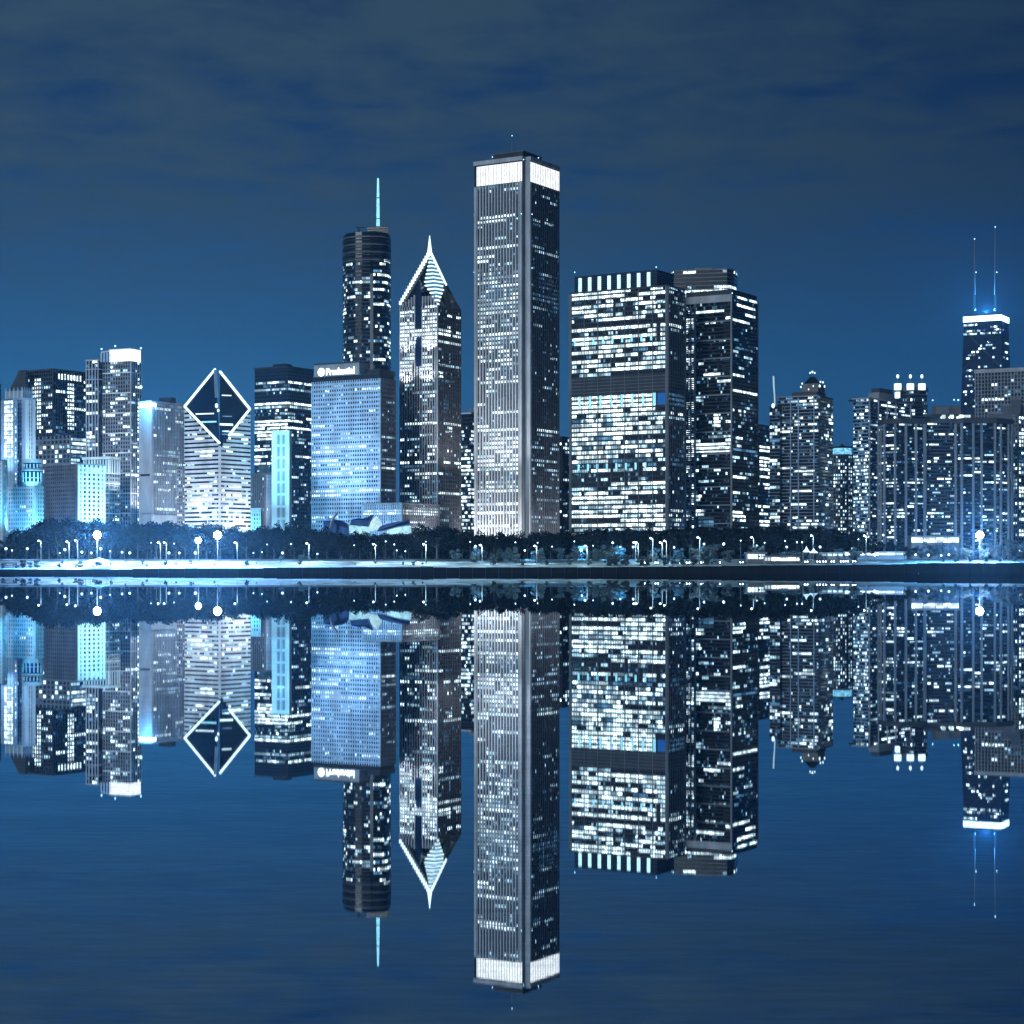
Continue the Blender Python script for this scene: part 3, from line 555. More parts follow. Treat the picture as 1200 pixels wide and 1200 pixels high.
# ---------- diamond roofed tower
def diamond():
    D = 1480; P = foot(216.5, 257.5, 293, D, 37); t = Tower('office_tower', D, 257, 'white banded tower with slanted diamond roof outlined in light', 'office building', 18)
    L, C, Rr, B = (Vector(p) for p in P)
    zl, zc, zr, zb = Z(478, L.y), Z(521, D), Z(481, Rr.y), Z(434, B.y)
    s = (B-C).normalized(); sd = Vector((s.y, -s.x))
    gm = glass('roof glass navy', (.004, .012, .04), .15)
    b1 = MB(); b1.prism([L[:], C[:], B[:]], GZ-1, 0, g_dark, tz=[zl, zc, zb]); t.part(b1, 'tower_half')
    B2 = B-s*2.5+sd*3.5
    b2 = MB(); b2.prism([(C.x+.05, C.y), Rr[:], (B2.x+.05, B2.y)], GZ-1, 0, g_dark, tz=[zc-2, zr, zb-2]); t.part(b2, 'tower_half')
    mb = MB(); up = .35
    mb.face([(L.x,L.y,zl+up),(C.x,C.y,zc+up),(B.x,B.y,zb+up)], gm); t.part(mb, 'slanted_roof')
    mb = MB(); mb.face([(C.x,C.y,zc+up-2),(Rr.x,Rr.y,zr+up),(B2.x,B2.y,zb+up-7)], gm); t.part(mb, 'slanted_roof')
    wbar = white_st
    def cutfacade(p, q, za, zq, rev, nm, seed):
        rg = random.Random(seed); d = (q-p).normalized(); n = Vector((d.y,-d.x)); W = (q-p).length; mb = MB()
        y = 625.0
        while True:
            z0 = t.z(y); z1 = z0+1.9
            # horizontal extent below the sloped top
            lo, hi = (min(za, zq), max(za, zq))
            if z1 > hi-1: break
            if z1 <= lo: u0, u1 = 0, 1
            else:
                f = (z1-lo)/(hi-lo)
                u0, u1 = (0, 1-f) if za > zq else (f, 1)
            a, b = p+d*W*u0, p+d*W*u1
            k = [a+n*.6, b+n*.6, b-n*.05, a-n*.05]
            mb = MB(); mb.hexa([(v.x,v.y,z0) for v in k]+[(v.x,v.y,z1) for v in k], wbar); t.part(mb, 'spandrel')
            yy = t.py(z1); nbay = 14
            pl = .86 if 576 < yy < 596 else (.55 if yy > 560 else .22)
            on = None
            for j in range(nbay):
                uu0 = j/nbay; uu1 = (j+1)/nbay
                if on is None or rg.random() < .45: on = rg.random() < pl; mi = rg.choices((0,1,2), (.5,.45,.05))[0]
                if on and uu0 >= u0+.02 and uu1 <= u1-.06:
                    t.wins.append(dict(a=p, u=d, n=n, o=W*uu0, w=W/nbay*.97, za=z1+.05, zb=z1+1.35, mi=mi))
            y -= 5.15
    cutfacade(L, C, zl, zc, False, 'spandrels', 3); cutfacade(C, Rr, zc-2, zr, True, 'spandrels', 4)
    mb = MB(); mb.box(C.x-.9, C.x+.9, C.y-.9, C.y+.5, GZ, zc-1, white_st); t.part(mb, 'corner_pier')
    def strip(p, zp, q, zq, r=1.0):
        m = MB(); m.tube([(p.x,p.y,zp),(q.x,q.y,zq)], [r,r], M_ICE, 6); t.part(m, 'edge_light')
    fr = Vector((0,-.8))
    strip(L+fr, zl+1, B, zb+1); strip(L+fr, zl+1, C+fr, zc+1); strip(Rr+fr, zr+1, B2, zb-1); C3 = C.lerp(Rr, .3); strip(Rr+fr, zr+1, C3+fr, lerp(zc, zr, .3)-1)
    def rowline(f, u0, u1, half, mat=M_ICE, h=.5):
        # lit louvre slit lying on the slanted roof, f: 0 near corner -> 1 ridge
        if half == 0: tri = (L, zl, C, zc, B, zb)
        else: tri = (Rr, zr, C, zc-2, B2, zb-2)
        a, za_, c, zc_, bq, zbq = tri
        m = c.lerp(bq, f); zm = lerp(zc_, zbq, f)
        fm = .5; e = (a.lerp(c, 1-f/fm), lerp(zc_, za_, f/fm)) if f < fm else (a.lerp(bq, (f-fm)/fm), lerp(za_, zbq, (f-fm)/fm))
        p0 = m.lerp(e[0], u0); p1 = m.lerp(e[0], u1); z0 = lerp(zm, e[1], u0); z1 = lerp(zm, e[1], u1)
        mm = MB(); mm.tube([(p0.x,p0.y,z0+.7),(p1.x,p1.y,z1+.7)], [h,h], mat, 5); t.part(mm, 'roof_slit_light')
    rowline(.40, .15, .85, 0); rowline(.29, .1, .9, 0, M_CYAN, .7); rowline(.29, .0, .75, 1, M_ICE, .8); rowline(.68, .1, .6, 1, M_ICE, .4); rowline(.20, .2, .8, 1, WIN[1], .5); rowline(.16, .2, .8, 1, WIN[2], .5); rowline(.4, .1, .5, 1, WIN[1], .35)
    mb = MB(); m0 = C.lerp(B, .62); z0 = lerp(zc, zb, .62)
    mb.tube([(m0.x,m0.y-1,z0+1.2),(C.lerp(B,.97).x,C.lerp(B,.97).y-1,lerp(zc,zb,.97)+1.2)], [2.0,1.6], bluegrey, 4); t.part(mb, 'roof_slot')
    mb = MB(); m0 = C.lerp(B, .47); z0 = lerp(zc, zb, .47); mb.ball((m0.x-.5,m0.y-2,z0+2.5), 1.2, M_ICE, 8, 1.6); mb.ball((m0.x+1,m0.y-3,z0-1.3), .9, M_ICE, 8, 1.4); t.part(mb, 'roof_lamp')
    flood(t, (L, C), .5, 45, GZ+14, 150000, (.95,.98,1), 540, 110); flood(t, (C, Rr), .5, 45, GZ+14, 170000, (.95,.98,1), 550, 120)
    t.finish()
diamond()
# ---------- dark banded tower behind and the slim cyan tower
def banded():
    D = 1760; P = foot(298.5, 337, 367, D, 31); t = Tower('office_tower', D, 337, 'dark flat topped tower with glowing horizontal bands near its top', 'office building', 19)
    t.mass(P, 429.5, mat=g_blue, cap=dark); L, C, Rr, B = P
    r = [(430,444,0,1,0),(446,450,0,1,.75,(.5,.4,.1,0)),(451,454,0,1,.4,W2),(455,459,0,1,.9,W1),(460,470,0,1,0),(471,475,0,1,1,W0),(476,480,0,1,1,W1),(481,491,0,1,.1,W2),(484,490,.6,1,.8,W1),(492,500,0,1,.97,W0),(500,511,0,1,.85,W0),(511,516,0,.7,.8,W0),(519,528,0,1,.7,W0),(530,546,0,1,.85,W0),(546,625,0,1,.15,W1)]
    r2 = [(430,444,0,1,0),(446,450,0,1,.75,(.5,.4,.1,0)),(451,454,0,1,.4,W2),(455,459,0,1,.9,W1),(460,470,0,1,0),(471,475,0,1,1,W0),(476,480,0,1,1,W1),(484,490,0,.25,.8,W1),(487,491,.7,1,.5,W0),(492,496,0,.6,.9,W0),(497,501,0,.9,.9,W0),(502,506,0,.5,.6,W0),(507,511,.1,1,.6,W0),(512,625,0,1,.16,W1),(530,534,.3,.9,.8,W0)]
    t.facade([L, C], 429.5, 640, 4.15, 26, .35, 0, black, None, .3, 0, dict(p=.05, rows=r, run=3))
    t.facade([C, Rr], 429.5, 640, 4.15, 14, .35, .2, dkbrown, dkbrown, .3, .4, dict(p=.05, rows=r2, run=3))
    boxpart(t, 'penthouse', 320, 334, 342, D+12, 424.5, 431, black)
    t.finish()
banded()
def slim():
    D = 1440; P = foot(318.5, 339, 342, D, 22); t = Tower('slim_tower', D, 339, 'slim tall block floodlit cyan with two columns of narrow windows', 'building', 20)
    t.mass(P, 505, mat=cyanst, cap=cyanst, caph=.8); L, C, Rr, B = P
    Lv, Cv = Vector(L), Vector(C); d = (Cv-Lv).normalized()
    for u0, u1 in ((.28,.5),(.55,.78)):
        a, b = Lv.lerp(Cv, u0), Lv.lerp(Cv, u1)
        t.facade([a[:], b[:]], 509, 640, 2.6, 3, .0, .35, None, cyanst, 0, .3, None)
        mb = MB(); n = Vector((d.y,-d.x)); q = [a+n*.12, b+n*.12, b-n*.1, a-n*.1]
        for k in range(8):
            ya = 509+k*14.3; mb.hexa([(v.x,v.y,t.z(ya+11.5)) for v in q]+[(v.x,v.y,t.z(ya)) for v in q], g_blue)
        t.part(mb, 'window_column')
    for h, yt, pw, ou in ((GZ+8, 595, 60000, 24), (GZ+52, 545, 150000, 42), (GZ+90, 520, 120000, 42)): flood(t, (L, C), .5, ou, h, pw, (.19,.70,1), yt, 90)
    t.finish()
slim()
def brownblock():
    D = 1520; P = foot(294, 312, 320, D); t = Tower('office_block', D, 312, 'narrow grey brown block with round roof tank left of slim cyan tower', 'building', 21)
    t.mass(P, 555, mat=g_grey, cap=brown); L, C, Rr, B = P
    t.facade([L, C], 555, 640, 4.5, 8, .3, .5, dkbrown, brown, .2, .4, dict(p=.12)); t.facade([C, Rr], 555, 640, 4.5, 4, .3, .5, dkbrown, bluegrey, .2, .4, dict(p=.3, mat=(.3,.4,.3,0)))
    mb = MB(); mb.tube([(X(310,D+8),D+8,t.z(555)),(X(310,D+8),D+8,t.z(547)),(X(310,D+8),D+8,t.z(544))],[4.2,4.2,2.2],brown,12); t.part(mb,'roof_tank'); t.finish()
    D = 1400; P = foot(294.5, 306, 307.5, D); t = Tower('low_block', D, 306, 'small low cyan lit block at the foot of the diamond tower', 'building', 22)
    t.mass(P, 596, mat=cyanst, cap=cyanst, caph=.8); t.facade([P[0], P[1]], 597, 640, 4.6, 4, .35, .5, cyanst, cyanst, .3, .4, dict(p=.8, mat=W3))
    flood(t, (P[0],P[1]), .5, 14, GZ+20, 40000, (.1,.6,1), 605, 130); t.finish()
brownblock()
# ---------- pinstripe tower left of the diamond, and the sliver beside it
def pinstripe():
    D = 1530; P = foot(163, 177.5, 217.5, D); t = Tower('office_tower', D, 177, 'pinstriped pale tower with bright sign at its upper left corner', 'office building', 23)
    t.mass(P, 470.5, mat=g_grey, cap=limestone); L, C, Rr, B = P
    t.facade([L, C], 470.5, 640, 80, 1, .97, .1, limestone, limestone, .3, .4, None)
    rows = [(480,490,.5,.8,.3,W1),(497,500,.8,1,.6,W1),(525,529,.3,.8,.9,W1),(529,533,.2,.8,.9,W1),(538,541,.3,1,1,W0),(543,546,0,1,.6,W2),(547,551,.4,1,.9,W0),(552,555,0,.4,.9,W0),(556,558,.5,1,.6,W1),(577,580,.3,1,.5,W2),(592,596,0,1,.7,W0),(596,600,0,.4,.8,W0)]
    t.facade([C, Rr], 472, 640, 4.6, 22, .3, .5, dark, limestone, .2, .6, dict(p=.14, rows=rows, run=3))
    mb = MB(); P2 = foot(163, 177.5, 183, D-.9); mb.prism(P2, t.z(476.5), t.z(472), glow('corner sign light', (.8,.95,1), 4)); t.part(mb, 'corner_sign'); lamp_obj('POINT','sign_light',(X(172,D-7),D-7,t.z(474)),60000,(.10,.48,1),t.root,t.o)
    boxpart(t, 'penthouse', 186, 200, 206, D+20, 463, 471, dark)
    mb = MB(); mb.prism(foot(163, 177.3, 210, D-3), GZ, t.z(603), limestone); t.part(mb, 'stone_base')
    flood(t, (C, Rr), .4, 40, GZ+14, 130000, (.72,.88,1), 560, 100); flood(t, (L, C), .5, 40, GZ+10, 60000, (.45,.7,1), 560, 120)
    t.finish()
    D = 1500; P = foot(207.5, 214, 219, D); t = Tower('narrow_block', D, 214, 'narrow dark block squeezed between pinstriped tower and diamond tower', 'building', 24)
    t.mass(P, 543, mat=g_dark, cap=grey); t.facade([P[0],P[1]], 543, 640, 4.2, 3, .4, .3, grey, grey, .3, .4, dict(p=.25)); t.facade([P[1],P[2]], 543, 640, 4.2, 3, .4, .3, grey, grey, .3, .4, dict(p=.25)); t.finish()
pinstripe()
# ---------- gridded tower with the white box on top
def gridded():
    D = 1600; P = foot(118, 153, 165.5, D, 25); t = Tower('apartment_tower', D, 153, 'gridded tower with a blazing white box on its roof', 'apartment building', 25)
    L, C, Rr, B = P; t.mass(P, 423, mat=g_grey); Q = foot(101, 115.5, 120, D+6, 25); t.mass(Q, 420.5, mat=g_dark, cap=grey)
    r = [(424,436,.35,.6,.6,W0),(449,456,.35,.55,.6,W2),(453,456,.05,.3,.6,W1),(472,475,.35,.6,.9,W0),(473,476,0,.1,.9,W0),(484,488,.1,1,.7,W0),(500,503,.1,.2,.9,W0),(507,511,0,.9,.4,W0),(515,519,.3,.65,.7,W0),(520,527,.1,.7,.3,W1)]
    t.facade([L, C], 423, 640, 4.67, 12, .42, .22, midgrey, grey, .35, .5, dict(p=.1, rows=r, run=1.5))
    r2 = [(430,436,.4,1,.4,W0),(450,453,.5,1,1,W0),(458,640,.55,1,.4,W0)]
    t.facade([C, Rr], 423, 640, 4.67, 5, .42, .25, midgrey, white_st, .35, .5, dict(p=.25, rows=r2, run=1.5))
    t.facade([Q[0], Q[1]], 421, 640, 4.67, 4, .3, .22, dark, limestone, .25, .55, dict(p=.15, run=3, rows=[(423,426,.5,1,1,W0),(457,460,.3,1,.9,W0),(470,473,.1,1,.9,W0),(480,484,0,1,1,W0),(500,504,0,1,.9,W0),(511,526,0,.7,.9,(.3,.6,.1,0))]))
    mb = MB()
    for y in (436.7, 460.5, 484, 507.7, 531, 555, 578.5, 602): mb.prism(grow(P, .75), t.z(y), t.z(y)+.8, white_st)
    for y in (421.5, 432, 444): mb.prism(grow(Q, .7), t.z(y), t.z(y)+.6, limestone)
    t.part(mb, 'belt_courses')
    Pq = foot(128, 153.5, 165, D+2, 25); mb = MB(); mb.prism(Pq, t.z(424)+.2, t.z(408.5), M_WHITE); t.part(mb, 'roof_lightbox')
    mb = MB(); mb.prism(grow(Pq, .4), t.z(408.5)+.02, t.z(407.6), white_st); t.part(mb, 'lightbox_roof')
    mb = MB(); Pf = foot(118.5, 129, 131, D+4, 25)
    for f in (0, .33, .66, 1):
        p = Vector(Pf[0]).lerp(Vector(Pf[1]), f); mb.box(p.x-.3, p.x+.3, p.y-.3, p.y+.3, t.z(423), t.z(412), white_st)
    p, q = Vector(Pf[0]), Vector(Pf[1]); mb.tube([(p.x,p.y,t.z(411.5)),(q.x,q.y,t.z(410.5))],[.5,.5],white_st,4); t.part(mb, 'roof_frame')
    mb = MB(); Cv, Rv = Vector(C), Vector(Rr); d = (Rv-Cv).normalized(); n = Vector((d.y,-d.x))
    for y in (451, 475, 485, 497, 508, 519, 531, 544, 567, 591, 608):
        p = Rv-d*2+n*1.1; mb.ball((p.x,p.y,t.z(y+1)), 1.35, M_ICE, 8)
    t.part(mb, 'edge_lamps')
    for px, py in ((119,409),(135,405.5),(165,408)): marker(t, px, py, D+2, .8)
    flood(t, (C, Rr), .5, 20, GZ+40, 70000, (.9,.97,1), 540, 110); flood(t, (L, C), .5, 60, GZ+75, 150000, (.8,.9,1), 500, 90)
    t.finish()
gridded()
def leftdark():
    D = 1780; P = foot(22, 62, 103, D, 33); t = Tower('office_tower', D, 62, 'broad dark tower with mansard shoulder and two columns of lit windows', 'office building', 26)
    t.mass(P, 432.5, mat=g_dark, cap=dkbrown); L, C, Rr, B = P
    t.facade([L, C], 433, 640, 4.75, 15, .35, .3, dkbrown, dark, .3, .45, dict(p=.08, run=2.5, rows=[(433,444,0,1,0),(444,447,.1,.65,.7,W0),(448,506,.53,.64,.95,W0),(448,466,.4,.53,.9,W0),(462,465,.8,1,.8,W0),(476,479,.8,1,.8,W0),(503,507,.8,1,.8,W0),(484,500,.64,.95,.3,W0)]))
    t.facade([C, Rr], 433, 640, 4.75, 15, .35, .3, black, dark, .3, .45, dict(p=.12, run=2.5, mat=(.6,.2,.2,0), rows=[(430,448,0,1,0),(448,504,.42,.6,.97,W0),(456,460,.05,.3,.8,W0),(477,480,.35,.95,.9,W0),(440,470,.85,1,.5,W0)]))
    d = (Vector(Rr)-Vector(C)).normalized(); n = Vector((d.y,-d.x)); W = (Vector(Rr)-Vector(C)).length
    for k in range(8):
        m = Vector(C)+d*W*(.16+k*.088); q = [m-d*.75+n*.62, m+d*.75+n*.62, m+d*.75+n*.1, m-d*.75+n*.1]; mb = MB()
        mb.hexa([(v.x,v.y,t.z(443.5)) for v in q]+[(v.x,v.y,t.z(437)) for v in q], WIN[0]); t.part(mb, 'top_window')
    Q = foot(11, 30, 34, D-2, 33); mb = MB(); top = foot(22.5, 30, 32, D+4, 33)
    mb.prism(Q, GZ, t.z(456), dkbrown); mb.prism(Q, t.z(456), t.z(432.8), dkbrown, top=top); t.part(mb, 'mansard_shoulder')
    Q = foot(41, 83, 104, D-35, 33); mb = MB(); mb.prism(Q, GZ, t.z(512.5), g_grey); t.part(mb, 'podium')
    t.facade([Q[0], Q[1]], 513, 640, 5.5, 9, .35, .3, grey, grey, .3, .45, dict(p=.35, run=1.6)); t.facade([Q[1], Q[2]], 516, 640, 4.8, 6, .35, .1, dark, None, .3, .45, dict(p=.8, run=4, rows=[(516,536,0,.85,.95,(.5,.5,0,0))]))
    t.finish()
leftdark()
def ornate():
    D = 1500; t = Tower('old_tower', D, 25, 'pale old tower with spiky battlements, its left bay fully lit', 'building', 27)
    P = foot(16.5, 30, 41, D); t.mass(P, 467, mat=g_blue, cap=bluegrey, caph=1.4, capout=.8); L, C, Rr, B = P
    for f in ([L, C], [C, Rr]): t.facade(f, 467, 640, 5.1, 4, .4, .55, bluegrey, white_st if f[0] == C else bluegrey, .3, .55, dict(p=.04))
    Q = foot(6.5, 26, 37, D+4); mb = MB(); mb.prism(Q, t.z(467)+.9, t.z(457), bluegrey); t.part(mb, 'crown')
    mb = MB()
    for a, b in ((Q[0],Q[1]),(Q[1],Q[2])):
        for k in range(5):
            p = Vector(a).lerp(Vector(b), (k+.1)/4.2); mb.tube([(p.x,p.y,t.z(457)),(p.x,p.y,t.z(455.5)),(p.x,p.y,t.z(452.5))],[.95,.8,.1],bluegrey,4)
            mb.box(p.x-.5,p.x+.5,p.y-.75,p.y+.2,t.z(466),t.z(457),white_st)
    t.part(mb, 'battlements')
    Q = foot(1.5, 16, 20, D-5); mb = MB(); mb.prism(Q, GZ, t.z(469), bluegrey); t.part(mb, 'lit_wing')
    t.facade([Q[0], Q[1]], 470, 640, 5.1, 4, .22, .12, bluegrey, bluegrey, .3, .5, dict(p=0, rows=[(470,534,.25,1,1,W0)]))
    t.facade([Q[1], Q[2]], 474, 640, 5.1, 1, .3, .3, bluegrey, bluegrey, .3, .5, dict(p=.7))
    Q = foot(-14, -2, 1.2, D+10); mb = MB(); mb.prism(Q, GZ, t.z(448), g_dark); t.part(mb, 'rear_wing')
    flood(t, (C, Rr), .5, 30, GZ+70, 70000, (.45,.72,1), 500, 120); flood(t, (L, C), .5, 30, GZ+70, 50000, (.45,.72,1), 490, 120); t.finish()
ornate()
def cyan_hotel():
    D = 1400; t = Tower('old_hotel', D, 30, 'old stone block floodlit cyan with round stepped turret', 'hotel', 28)
    P = foot(8, 41, 57, D); L, C, Rr, B = P; t.mass(P, 571, mat=g_blue, cap=cyanst, caph=1.6, capout=.8)
    t.facade([L, C], 572, 642, 4.9, 13, .42, .5, cyanst, cyanst, .3, .45, dict(p=.12, run=1.5)); t.facade([C, Rr], 572, 642, 4.9, 6, .42, .5, cyanst, cyanst, .3, .45, dict(p=.06))
    Q = foot(-12, 3, 8, D-14); mb = MB(); mb.prism(Q, GZ, t.z(540), g_blue); t.part(mb, 'side_wing')
    for f in ([Q[0],Q[1]],[Q[1],Q[2]]): t.facade(f, 541, 642, 4.9, 4, .42, .5, cyanst, cyanst, .3, .45, dict(p=.08))
    cx, cy = X(38, D+14), D+14
    def ring(r): return [(cx+r*math.cos(2*PI*k/16), cy+r*math.sin(2*PI*k/16)) for k in range(16)]
    mb = MB(); mb.prism(ring(7.2), t.z(571)+.8, t.z(551.5), g_blue); mb.prism(ring(6.4), t.z(551.5), t.z(538), g_blue); t.part(mb, 'turret')
    mb = MB()
    for r, ya, yb in ((7.5,571,564),(7.9,552.5,549.5),(7.6,560.5,559.6),(6.9,543,537),(6.7,550,548)): mb.prism(ring(r), t.z(ya)+.9, t.z(yb), cyanst)
    for k in range(16):
        for r, ya, yb in ((7.4,564,552.5),(6.6,548,543)):
            a = 2*PI*k/16; x, y = cx+r*math.cos(a), cy+r*math.sin(a); mb.box(x-.45,x+.45,y-.45,y+.45,t.z(ya),t.z(yb),cyanst)
    t.part(mb, 'turret_stonework')
    for u in (.4, .9): flood(t, (L, C), u, 22, GZ+22, 60000, (.12,.55,1), 600, 130)
    flood(t, (C, Rr), .5, 22, GZ+22, 70000, (.18,.7,1), 595, 130); flood(t, (Q[0],Q[1]), .7, 22, GZ+30, 50000, (.12,.6,1), 575, 130)
    lamp_obj('SPOT','floodlight',(cx+2,cy-16,t.z(571)+3),24000,(.12,.6,1),t.root,t.o,.5,(cx,cy,t.z(552)),90)
    t.finish()
cyan_hotel()
def brown_left():
    D = 1340; t = Tower('office_block', D, 90, 'block with a dull brown flank and blazing pale cyan front', 'building', 29)
    P = foot(52, 91, 123, D, 40); L, C, Rr, B = P; t.mass(P, 543.5, mat=g_grey, cap=grey, caph=1.0)
    t.facade([L, C], 544, 642, 5.0, 16, .5, .5, brown, brown, .3, .42, None)
    t.facade([C, Rr], 544, 642, 5.2, 6, .42, .5, white_st, white_st, .3, .42, dict(p=.5, mat=(0,.2,.6,.2)), wh=(.1,.9))  # lit front in white stone: floodlight partly put into the colour
    flood(t, (C, Rr), .4, 24, GZ+16, 110000, (.42,.86,1), 590, 110); flood(t, (C, Rr), .6, 30, GZ+45, 100000, (.28,.78,1), 562, 130)
    t.finish()
    D = 1420; t = Tower('office_block', D, 120, 'block with white arcaded cornice right of the blazing cyan front', 'building', 30)
    P = foot(98, 128, 140, D, 25); L, C, Rr, B = P; t.mass(P, 538, mat=g_grey)
    mb = MB(); mb.prism(grow(P, .9), t.z(538), t.z(535), white_st); t.part(mb, 'cornice')
    for f in ([L, C], [C, Rr]):
        t.facade(f, 556, 640, 4.7, 9 if f[0] == L else 4, .4, .3, grey, grey, .3, .45, dict(p=.15)); t.facade(f, 538.5, 554.5, 16, 9 if f[0] == L else 4, .05, .4, white_st, white_st, .3, .6, None)
        a, b = f
    mb = MB()
    for y in (555.5, 567, 578.5, 590, 602): mb.prism(grow(P, .6), t.z(y), t.z(y)+.7, white_st)
    t.part(mb, 'belt_courses'); flood(t, (C, Rr), .4, 14, t.z(575), 30000, (.8,.95,1), 545, 120); flood(t, (L, C), .6, 14, t.z(575), 30000, (.8,.95,1), 545, 120); t.finish()
brown_left()
def low_wing():
    D = 1440; t = Tower('low_block', D, 470, 'long low ribbed block with lit strip at the foot of the pointed tower', 'building', 31)
    P = foot(425, 471, 515, D); L, C, Rr, B = P; t.mass(P, 590, mat=g_dark, cap=grey)
    rows = [(598,602,0,1,1,W0),(611,620,0,1,.4,W1)]
    t.facade([L, C], 590.5, 640, 3.3, 22, .35, .5, midgrey, bluegrey, .2, .5, dict(p=.03, rows=rows)); t.facade([C, Rr], 590.5, 640, 3.3, 20, .35, .5, midgrey, grey, .2, .5, dict(p=.03, rows=[(593,596,.3,1,.8,W1),(598,602,0,1,1,W0),(610,613,.1,.6,.9,W0),(616,619,.1,.5,.9,W0)]))
    flood(t, (L, C), .5, 30, GZ+24, 70000, (.35,.68,1), 606, 90); flood(t, (C, Rr), .5, 30, GZ+24, 45000, (.95,.97,1), 606, 90); t.finish()
low_wing()
def slivers():
    D = 1900; t = Tower('office_tower', D, 548, 'dark sliver of a tower between pointed tower and tallest tower', 'office building', 32)
    P = foot(536, 552, 572, D); t.mass(P, 484, mat=g_dark, cap=white_st); r = [(486,505,0,1,.1,W1),(505,640,0,1,.55,(.7,.3,0,0))]
    t.facade([P[0],P[1]], 486, 640, 4.5, 11, .38, .1, black, None, .2, 0, dict(p=.4, rows=r, run=2.5)); t.facade([P[1],P[2]], 486, 640, 4.5, 11, .38, .1, black, None, .2, 0, dict(p=.4, rows=r, run=2.5))
    boxpart(t, 'penthouse', 549, 556, 566, D+6, 478, 482, grey); t.finish()
    D = 1850; t = Tower('office_tower', D, 661, 'dark sliver of a tower in the gap right of the tallest tower', 'office building', 33)
    P = foot(640, 659, 676, D); t.mass(P, 512, mat=dkbrown, cap=dkbrown); t.facade([P[1],P[2]], 514, 640, 4.6, 6, .4, .3, dkbrown, dkbrown, .2, .3, dict(p=.25)); t.facade([P[0],P[1]], 514, 640, 4.6, 6, .4, .3, dkbrown, dkbrown, .2, .3, dict(p=.1)); t.finish()
    D = 1800; t = Tower('office_tower', D, 896, 'dark sliver of a tower right of the pale framed tower', 'office building', 34)
    P = foot(872, 890, 910, D); t.mass(P, 498, mat=g_dark, cap=dark); r = [(505,522,0,1,.15,W1),(522,562,0,.8,.75,W0),(562,590,0,1,.2,W0),(590,618,0,.8,.7,W0)]
    t.facade([P[1],P[2]], 500, 640, 4.4, 10, .38, .1, black, None, .2, 0, dict(p=.3, rows=r, run=3)); t.facade([P[0],P[1]], 500, 640, 4.4, 6, .35, .1, black, None, .2, 0, dict(p=.1)); t.finish()
slivers()
